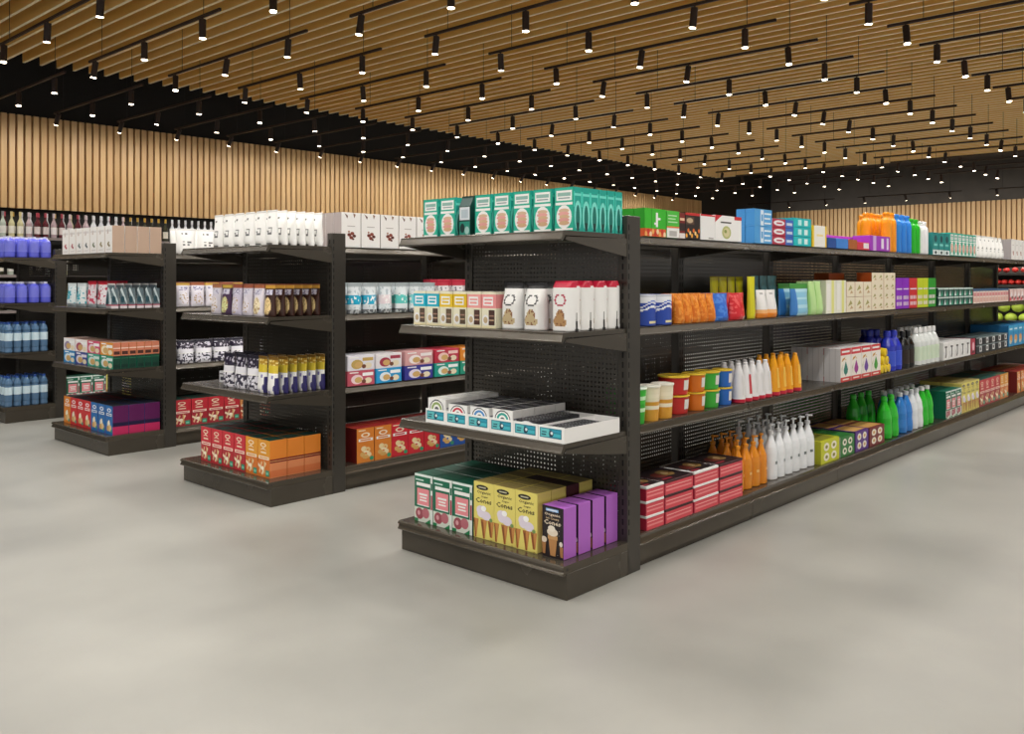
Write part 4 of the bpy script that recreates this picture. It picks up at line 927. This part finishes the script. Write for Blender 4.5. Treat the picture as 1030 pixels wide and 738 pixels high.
S(0,3,soda('#e4e8ea','#d8dcde'),'drink_bottle','bottle','white bottle','white bottles',[8.25,8.385],.128,2,.06,jit=1)
GS2 = [(n_, m_) for n_, m_ in soda('#2dbb2c','#e8e8e8')]
S(0,3,GS2,'drink_bottle','bottle','green bottle with white cap','green white-capped bottles',[8.53,8.675],.128,2,.06,jit=1)
GB2 = carton(.16,.2,.262,'#0c5a45',gf,[('r',0,0,1,1,'#0d6a52')],topc='#0f7058')
S(0,3,GB2,'fruit_snack_box','box','green box with pink label','green boxes',span(9.0,9.5,3),.2,2,.05)
YB2 = carton(.146,.198,.295,yb,cone_art(yb,'#2a1d12','#1d1710','#e6dcea','Sugar','#fff'),[],topc='#b8a868')
S(0,3,YB2,'ice_cream_cone_box','box','yellow cone box','yellow cone boxes',span(9.51,10.12,4),.2,2,.05)
RB2 = carton(.195,.2,.275,'#c42c38',redf(),[('r',0,0,1,1,'#8a2026')],topc='#1a5a50'); OB2 = carton(.165,.2,.275,'#e08a33',cracker('#e39a2c','#d8762a'),[],topc='#1a5a50')
S(0,3,RB2,'cracker_box','box','red cracker box','red cracker boxes',span(10.13,10.92,4),.2,2,.05)
S(0,3,OB2,'cracker_box','box','orange cracker box','orange cracker boxes',span(10.93,11.27,2),.2,2,.05)
S(0,3,LP['orange'],'cereal_box','box','orange cereal loops box','orange loop boxes',span(11.65,12.2,3),.13,3,.05)
S(0,3,LP['red'],'cereal_box','box','red cereal loops box','red loop boxes',span(12.22,12.8,3),.13,3,.05)

# ======== wall shelving with wine bottles ========
M_WS = mat('#2a2622',.6)
def wall_unit(x, ln):
    t = bpy.data.objects.new('wall_shelving', None); COL.objects.link(t); t.location = (x, 13.0, 0)
    mb = MB(); mb.box(0,.36,0,ln,.38,2.0,M_WS); link('back_board', mb.mesh('back_board'), t)
    for z in (.12,.6,1.08,1.56,2.075):
        mb = MB(); mb.box(.002,0,z-.03,ln-.002,.38,z,M_WS,.003); mb.box(.002,-.006,z-.034,ln-.002,.0,z+.004,mat('#8a7f7c',.5)); link('shelf', mb.mesh('wall_shelf'), t)
    for a in (0,ln-.03):
        mb = MB(); mb.box(a,.0,0,a+.03,.38,2.0,M_WS); link('side_panel', mb.mesh('side_panel'), t)
    return t
for i, n in enumerate(('leftmost section','second section from left','third section from left','fourth section from left')):
    t = wall_unit(2.9+i*1.5, 1.5); t['label'] = 'dark wall shelving with wine bottles, ' + n; t['category'] = 'shelving'; t['group'] = 'wall shelving sections under the timber cladding'
def wine(c, lab, cap, h=.345):
    m = g(c,.15); l = g(lab)
    return bottle([(.036,0),(.039,.004),(.039,.05),(.039,.15),(.038,.19),(.02,.235),(.0145,.25),(.0145,h-.02)],[m,m,l,m,m,m,m],[(.0165,h-.06),(.0165,h-.002),(.012,h)],[g(cap)]*2,'wine',seg=12)
WN = [(wine('#b9c2b4','#e6e4dc','#8a8a8e'),'clear'),(wine('#cfc79a','#efeadc','#d8c890'),'pale yellow'),(wine('#5a2028','#e6d8d4','#b04050'),'dark red'),(wine('#b8a0a4','#f0eaea','#d8c8cc'),'rose'),(wine('#d8d8dc','#f4f4f4','#e8e8ec'),'white'),(wine('#3a3a2a','#e8e0d0','#c8a040'),'dark gold-capped')]
kinds = [4,0,1,1,3,2,2,3,2,3,2,3,4,4,4,4,3,5,5,5,5,5,5,4,4,4,4,4,4,4,4,4]
for i, k in enumerate(kinds):
    P, nm = WN[k]; x = 4.02+.108*i
    place(P,'wine_bottle','bottle',x,13.09,2.076,0,nm+' wine bottle','wine bottles','upper ledge','left wall shelving',0,.1)
    P, nm = WN[kinds[(i*7+3) % 32]]
    place(P,'wine_bottle','bottle',x+.05,13.19,2.076,0,nm+' wine bottle','wine bottles','upper ledge','left wall shelving',1,.1)
for z, nm2 in ((1.561,'middle ledge'),(1.081,'lower ledge')):
    for i in range(14):
        P, nm = WN[(1,5,0,4)[i % 4]]
        place(P,'wine_bottle','bottle',3.5+.12*i,13.09,z,0,nm+' wine bottle','wine bottles',nm2,'left wall shelving',0,.1)

# ======== produce stand beyond the far end ========
t = bpy.data.objects.new('produce_stand', None); COL.objects.link(t); t.location = (14.6, 2.2, 0)
t['label'] = 'dark produce stand with fruit beyond the long shelving'; t['category'] = 'shelving'
mb = MB(); mb.box(.5,0,0,.53,1.6,1.95,mat('#57504a',.6)); link('back_board', mb.mesh('back_board'), t)
for z in (.25,.86,1.42,1.60):
    mb = MB(); mb.box(0,0,z-.04,.5,1.6,z,M_WS,.003); link('shelf', mb.mesh('produce_shelf'), t)
for a in (0,1.57):
    mb = MB(); mb.box(0.0,a,0,.5,a+.03,1.95,M_WS); link('side_panel', mb.mesh('stand_side'), t)
def fruit(r, c, sq=.92):
    mb = MB(); n = 8; mb.lathe([(max(.002, r*math.sin(PI*i/n)*(1+.06*math.sin(PI*i/n))), r*sq*(1-math.cos(PI*i/n))) for i in range(n+1)], g(c,.35), 12)
    out = [('flesh', mb.mesh('flesh'))]; mb = MB(); mb.tube((0,0,r*sq*1.9),(.006,0,r*sq*2.25),.003,'#4a3a1c',6); out.append(('stem', mb.mesh('stem'))); return out
FR = {'red':fruit(.042,'#d2342c'),'yellow':fruit(.04,'#ecc02c'),'orange':fruit(.042,'#ec8a2a'),'green':fruit(.04,'#a8c43c')}
names = {'red':'red apple','yellow':'yellow apple','orange':'orange','green':'green apple'}
for k in range(16):
    for r in range(2):
        nm = ('green','orange','yellow','red','red')[min(4, k//3)] if k < 15 else 'red'
        place(FR[nm],'fruit','fruit',14.66+.1*r,2.30+.092*k,1.421,0,names[nm],'loose fruit','upper shelf','produce stand',r,3)
for k in range(12):
    place(FR['red' if k > 6 else 'green'],'fruit','fruit',14.66,2.32+.115*k,1.601,0,names['red' if k > 6 else 'green'],'loose fruit','topmost shelf','produce stand',0,3)
CB = fruit(.083,'#b4cc4a',.85)
for k in range(8):
    place(CB,'cabbage','vegetable',14.74,2.32+.185*k,.861,0,'pale green cabbage','cabbages','middle shelf','produce stand',0,3)
for k in range(7):
    place(CB,'cabbage','vegetable',14.74,2.4125+.185*k,1.015,0,'upper pale green cabbage','cabbages','middle shelf','produce stand',0,3)


# ------------------------------------------------------------------ labels
groups = {}
for p in PLACED: groups.setdefault((p[2], p[4], p[5]), []).append(p)
for (desc, sh, loc), ps in groups.items():
    rws = sorted(set(p[6] for p in ps))
    for r in rws:
        q = sorted([p for p in ps if p[6] == r], key=lambda p: p[7])
        for i, p in enumerate(q):
            o = p[0]
            tail = []
            if len(rws) > 1: tail.append('front row' if r == rws[0] else ordw(rws.index(r)+1)+' row')
            if len(q) > 1: tail.append(ordw(i+1)+' from left')
            lab = desc + ', ' + sh + ' of ' + loc + (', ' + ', '.join(tail) if tail else '')
            if len(lab.split()) > 16: lab = lab.replace(' shelf of ', ' shelf, ')
            if len(lab.split()) > 16: lab = lab.replace('long right-hand side', 'right-hand side').replace(' first row', '')
            if len(lab.split()) > 16: print('LABEL LONG', len(lab.split()), lab)
            o['label'] = lab; o['category'] = p[1]
            if len(ps) > 1: o['group'] = p[3] + ' on the ' + sh + ' of the ' + loc

# ------------------------------------------------------------------ light and view
w = bpy.data.worlds.new('world'); SC.world = w; w.use_nodes = True
w.node_tree.nodes['Background'].inputs[0].default_value = (1.0, .97, .93, 1)
w.node_tree.nodes['Background'].inputs[1].default_value = .65
SC.view_settings.view_transform = 'Standard'; SC.view_settings.look = 'None'
SC.view_settings.exposure = 0; SC.view_settings.gamma = 1; SC.view_settings.use_curve_mapping = False
